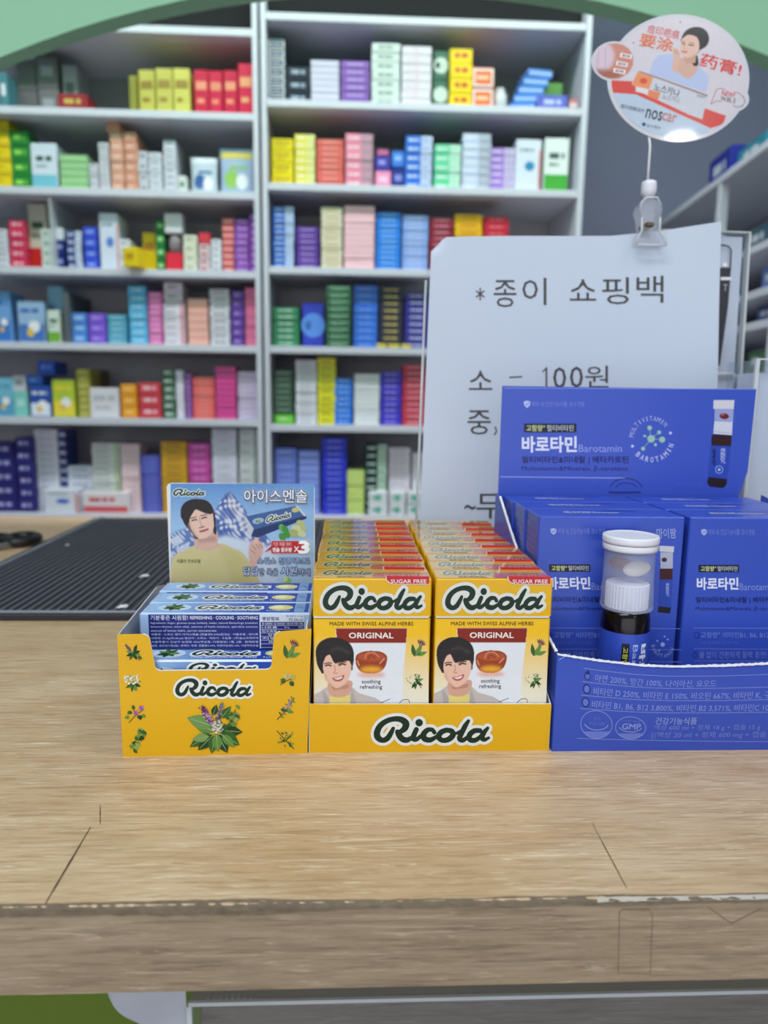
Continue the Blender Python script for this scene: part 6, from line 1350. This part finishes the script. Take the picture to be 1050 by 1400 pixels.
for p in ([(600, 192), (614, 196)], [(640, 200), (672, 204)]): c.line(zz(p), .8, (80, 56, 50), .2)
c.line(zz([(612, 215), (608, 238), (618, 242)]), .8, (184, 140, 126), .2); c.line(zz([(595, 256), (610, 262), (626, 260)]), 1.6, (170, 66, 66), .2)
c.poly(zz([(530, 370), (540, 320), (536, 270), (530, 245), (552, 235), (572, 250), (585, 275), (580, 310), (570, 350), (560, 395)]), (212, 174, 156), .3, curve=True); c.line(zz([(545, 245), (552, 275)]), .7, (160, 120, 106), .2); c.line(zz([(560, 245), (566, 275)]), .7, (160, 120, 106), .2)
# product pack
c.poly(zz([(275, 460), (310, 385), (760, 540), (725, 690), (640, 660), (360, 530)]), (196, 200, 210), .3); c.poly(zz([(310, 385), (330, 382), (760, 535), (756, 548)]), (150, 130, 128), .3)
c.poly(zz([(275, 468), (312, 388), (412, 422), (385, 500), (340, 505)]), (224, 142, 96), .4); c.ell(*z7(350, 445), 5, 4, (206, 84, 60), .6)
c.poly(zz([(300, 480), (385, 498), (378, 532), (300, 512)]), (214, 214, 216), .5); c.poly(zz([(382, 500), (460, 520), (440, 568), (376, 545)]), (220, 130, 92), .5)
# bubble photo
m_b = bub.astype(float); c.img = c.img * (1 - m_b[..., None]) + lin((196, 134, 116)) * m_b[..., None]; c.ell(*z7(95, 290), 15, 20, (206, 190, 204), 1.5, .95, .2); c.ell(*z7(120, 395), 20, 6, (150, 84, 66), 2, .8, .2); c.line(zz([(70, 230), (60, 340)]), 1, (180, 160, 180), .5); c.line(zz([(110, 230), (110, 350)]), 1, (180, 160, 180), .5)
c.a = (disc | bub).astype(float)
pt.canvas(c); TR_ = .24
for x0, y0, x1, y1 in ((203, 265, 277, 300), (178, 318, 250, 350), (160, 362, 236, 398)):
    cx2, cy2 = z7((x0 + x1) / 2, (y0 + y1) / 2); w2 = (x1 - x0) / 9.334; h2 = 3.0
    pt.poly([(cx2 + a * w2 * math.cos(.22) - b_ * h2 * math.sin(.22), cy2 + a * w2 * math.sin(.22) + b_ * h2 * math.cos(.22)) for a, b_ in ((-1, -1), (1, -1), (1, 1), (-1, 1))], (232, 224, 228)); pt.text('痘印疤', cx2 - w2 * .7, cy2 - 1.8, cx2 + w2 * .7, cy2 + 1.8, (120, 60, 60), .02, rot=.22)
def tt_(s_, x0, y0, x1, y1, col, bold, rot=.21, **k): a, b_ = z7(x0, y0), z7(x1, y1); pt.text(s_, a[0], a[1], b_[0], b_[1], col, bold, rot=rot, **k)
tt_('痘印疤痕', 376, 102, 582, 160, (206, 60, 50), .008, .22); tt_('要涂', 328, 158, 540, 242, (222, 112, 60), .02, .22); tt_('药膏!', 710, 295, 980, 385, (212, 50, 44), .02, .24)
tt_('노스카나', 416, 480, 582, 530, (44, 50, 60), .01, .28); tt_('노스카나', 470, 538, 582, 576, (120, 130, 140), .0, .26)
tt_('痘印疤痕治疗', 205, 605, 360, 632, (70, 76, 90), .01, .24); tt_('nos', 366, 632, 470, 690, (66, 60, 66), .02, .22); tt_('car', 470, 655, 560, 705, (196, 110, 100), .01, .22); tt_('동아제약', 370, 725, 462, 748, (110, 116, 130), .01, .22); pt.ell(*z7(354, 720), 2.6, 2.6, (40, 70, 90))
tt_('동아제약', 690, 538, 740, 552, (90, 96, 106), .01, .24)
pts = [z7(a, b_) for a, b_ in ((780, 592), (792, 560), (815, 500), (840, 492), (960, 520), (995, 545), (1003, 575), (985, 602), (950, 608), (820, 570), (780, 592))]
pt.stroke([(p[0], p[1], .8) for p in pts], (150, 70, 70), smooth=False); tt_('NEW!', 850, 512, 936, 544, (200, 64, 60), .02, .2); tt_('Vit B5, E', 842, 548, 940, 580, (90, 70, 76), .01, .2)
for x, y in ((585, 67), (287, 199)): pt.ell(*z7(x, y), .9, .9, (40, 36, 40))
pt.obj('printed_face', tg)
#print('objects', len(bpy.data.objects), 'tris', sum(len(o.data.polygons) for o in bpy.data.objects if o.type == 'MESH'))
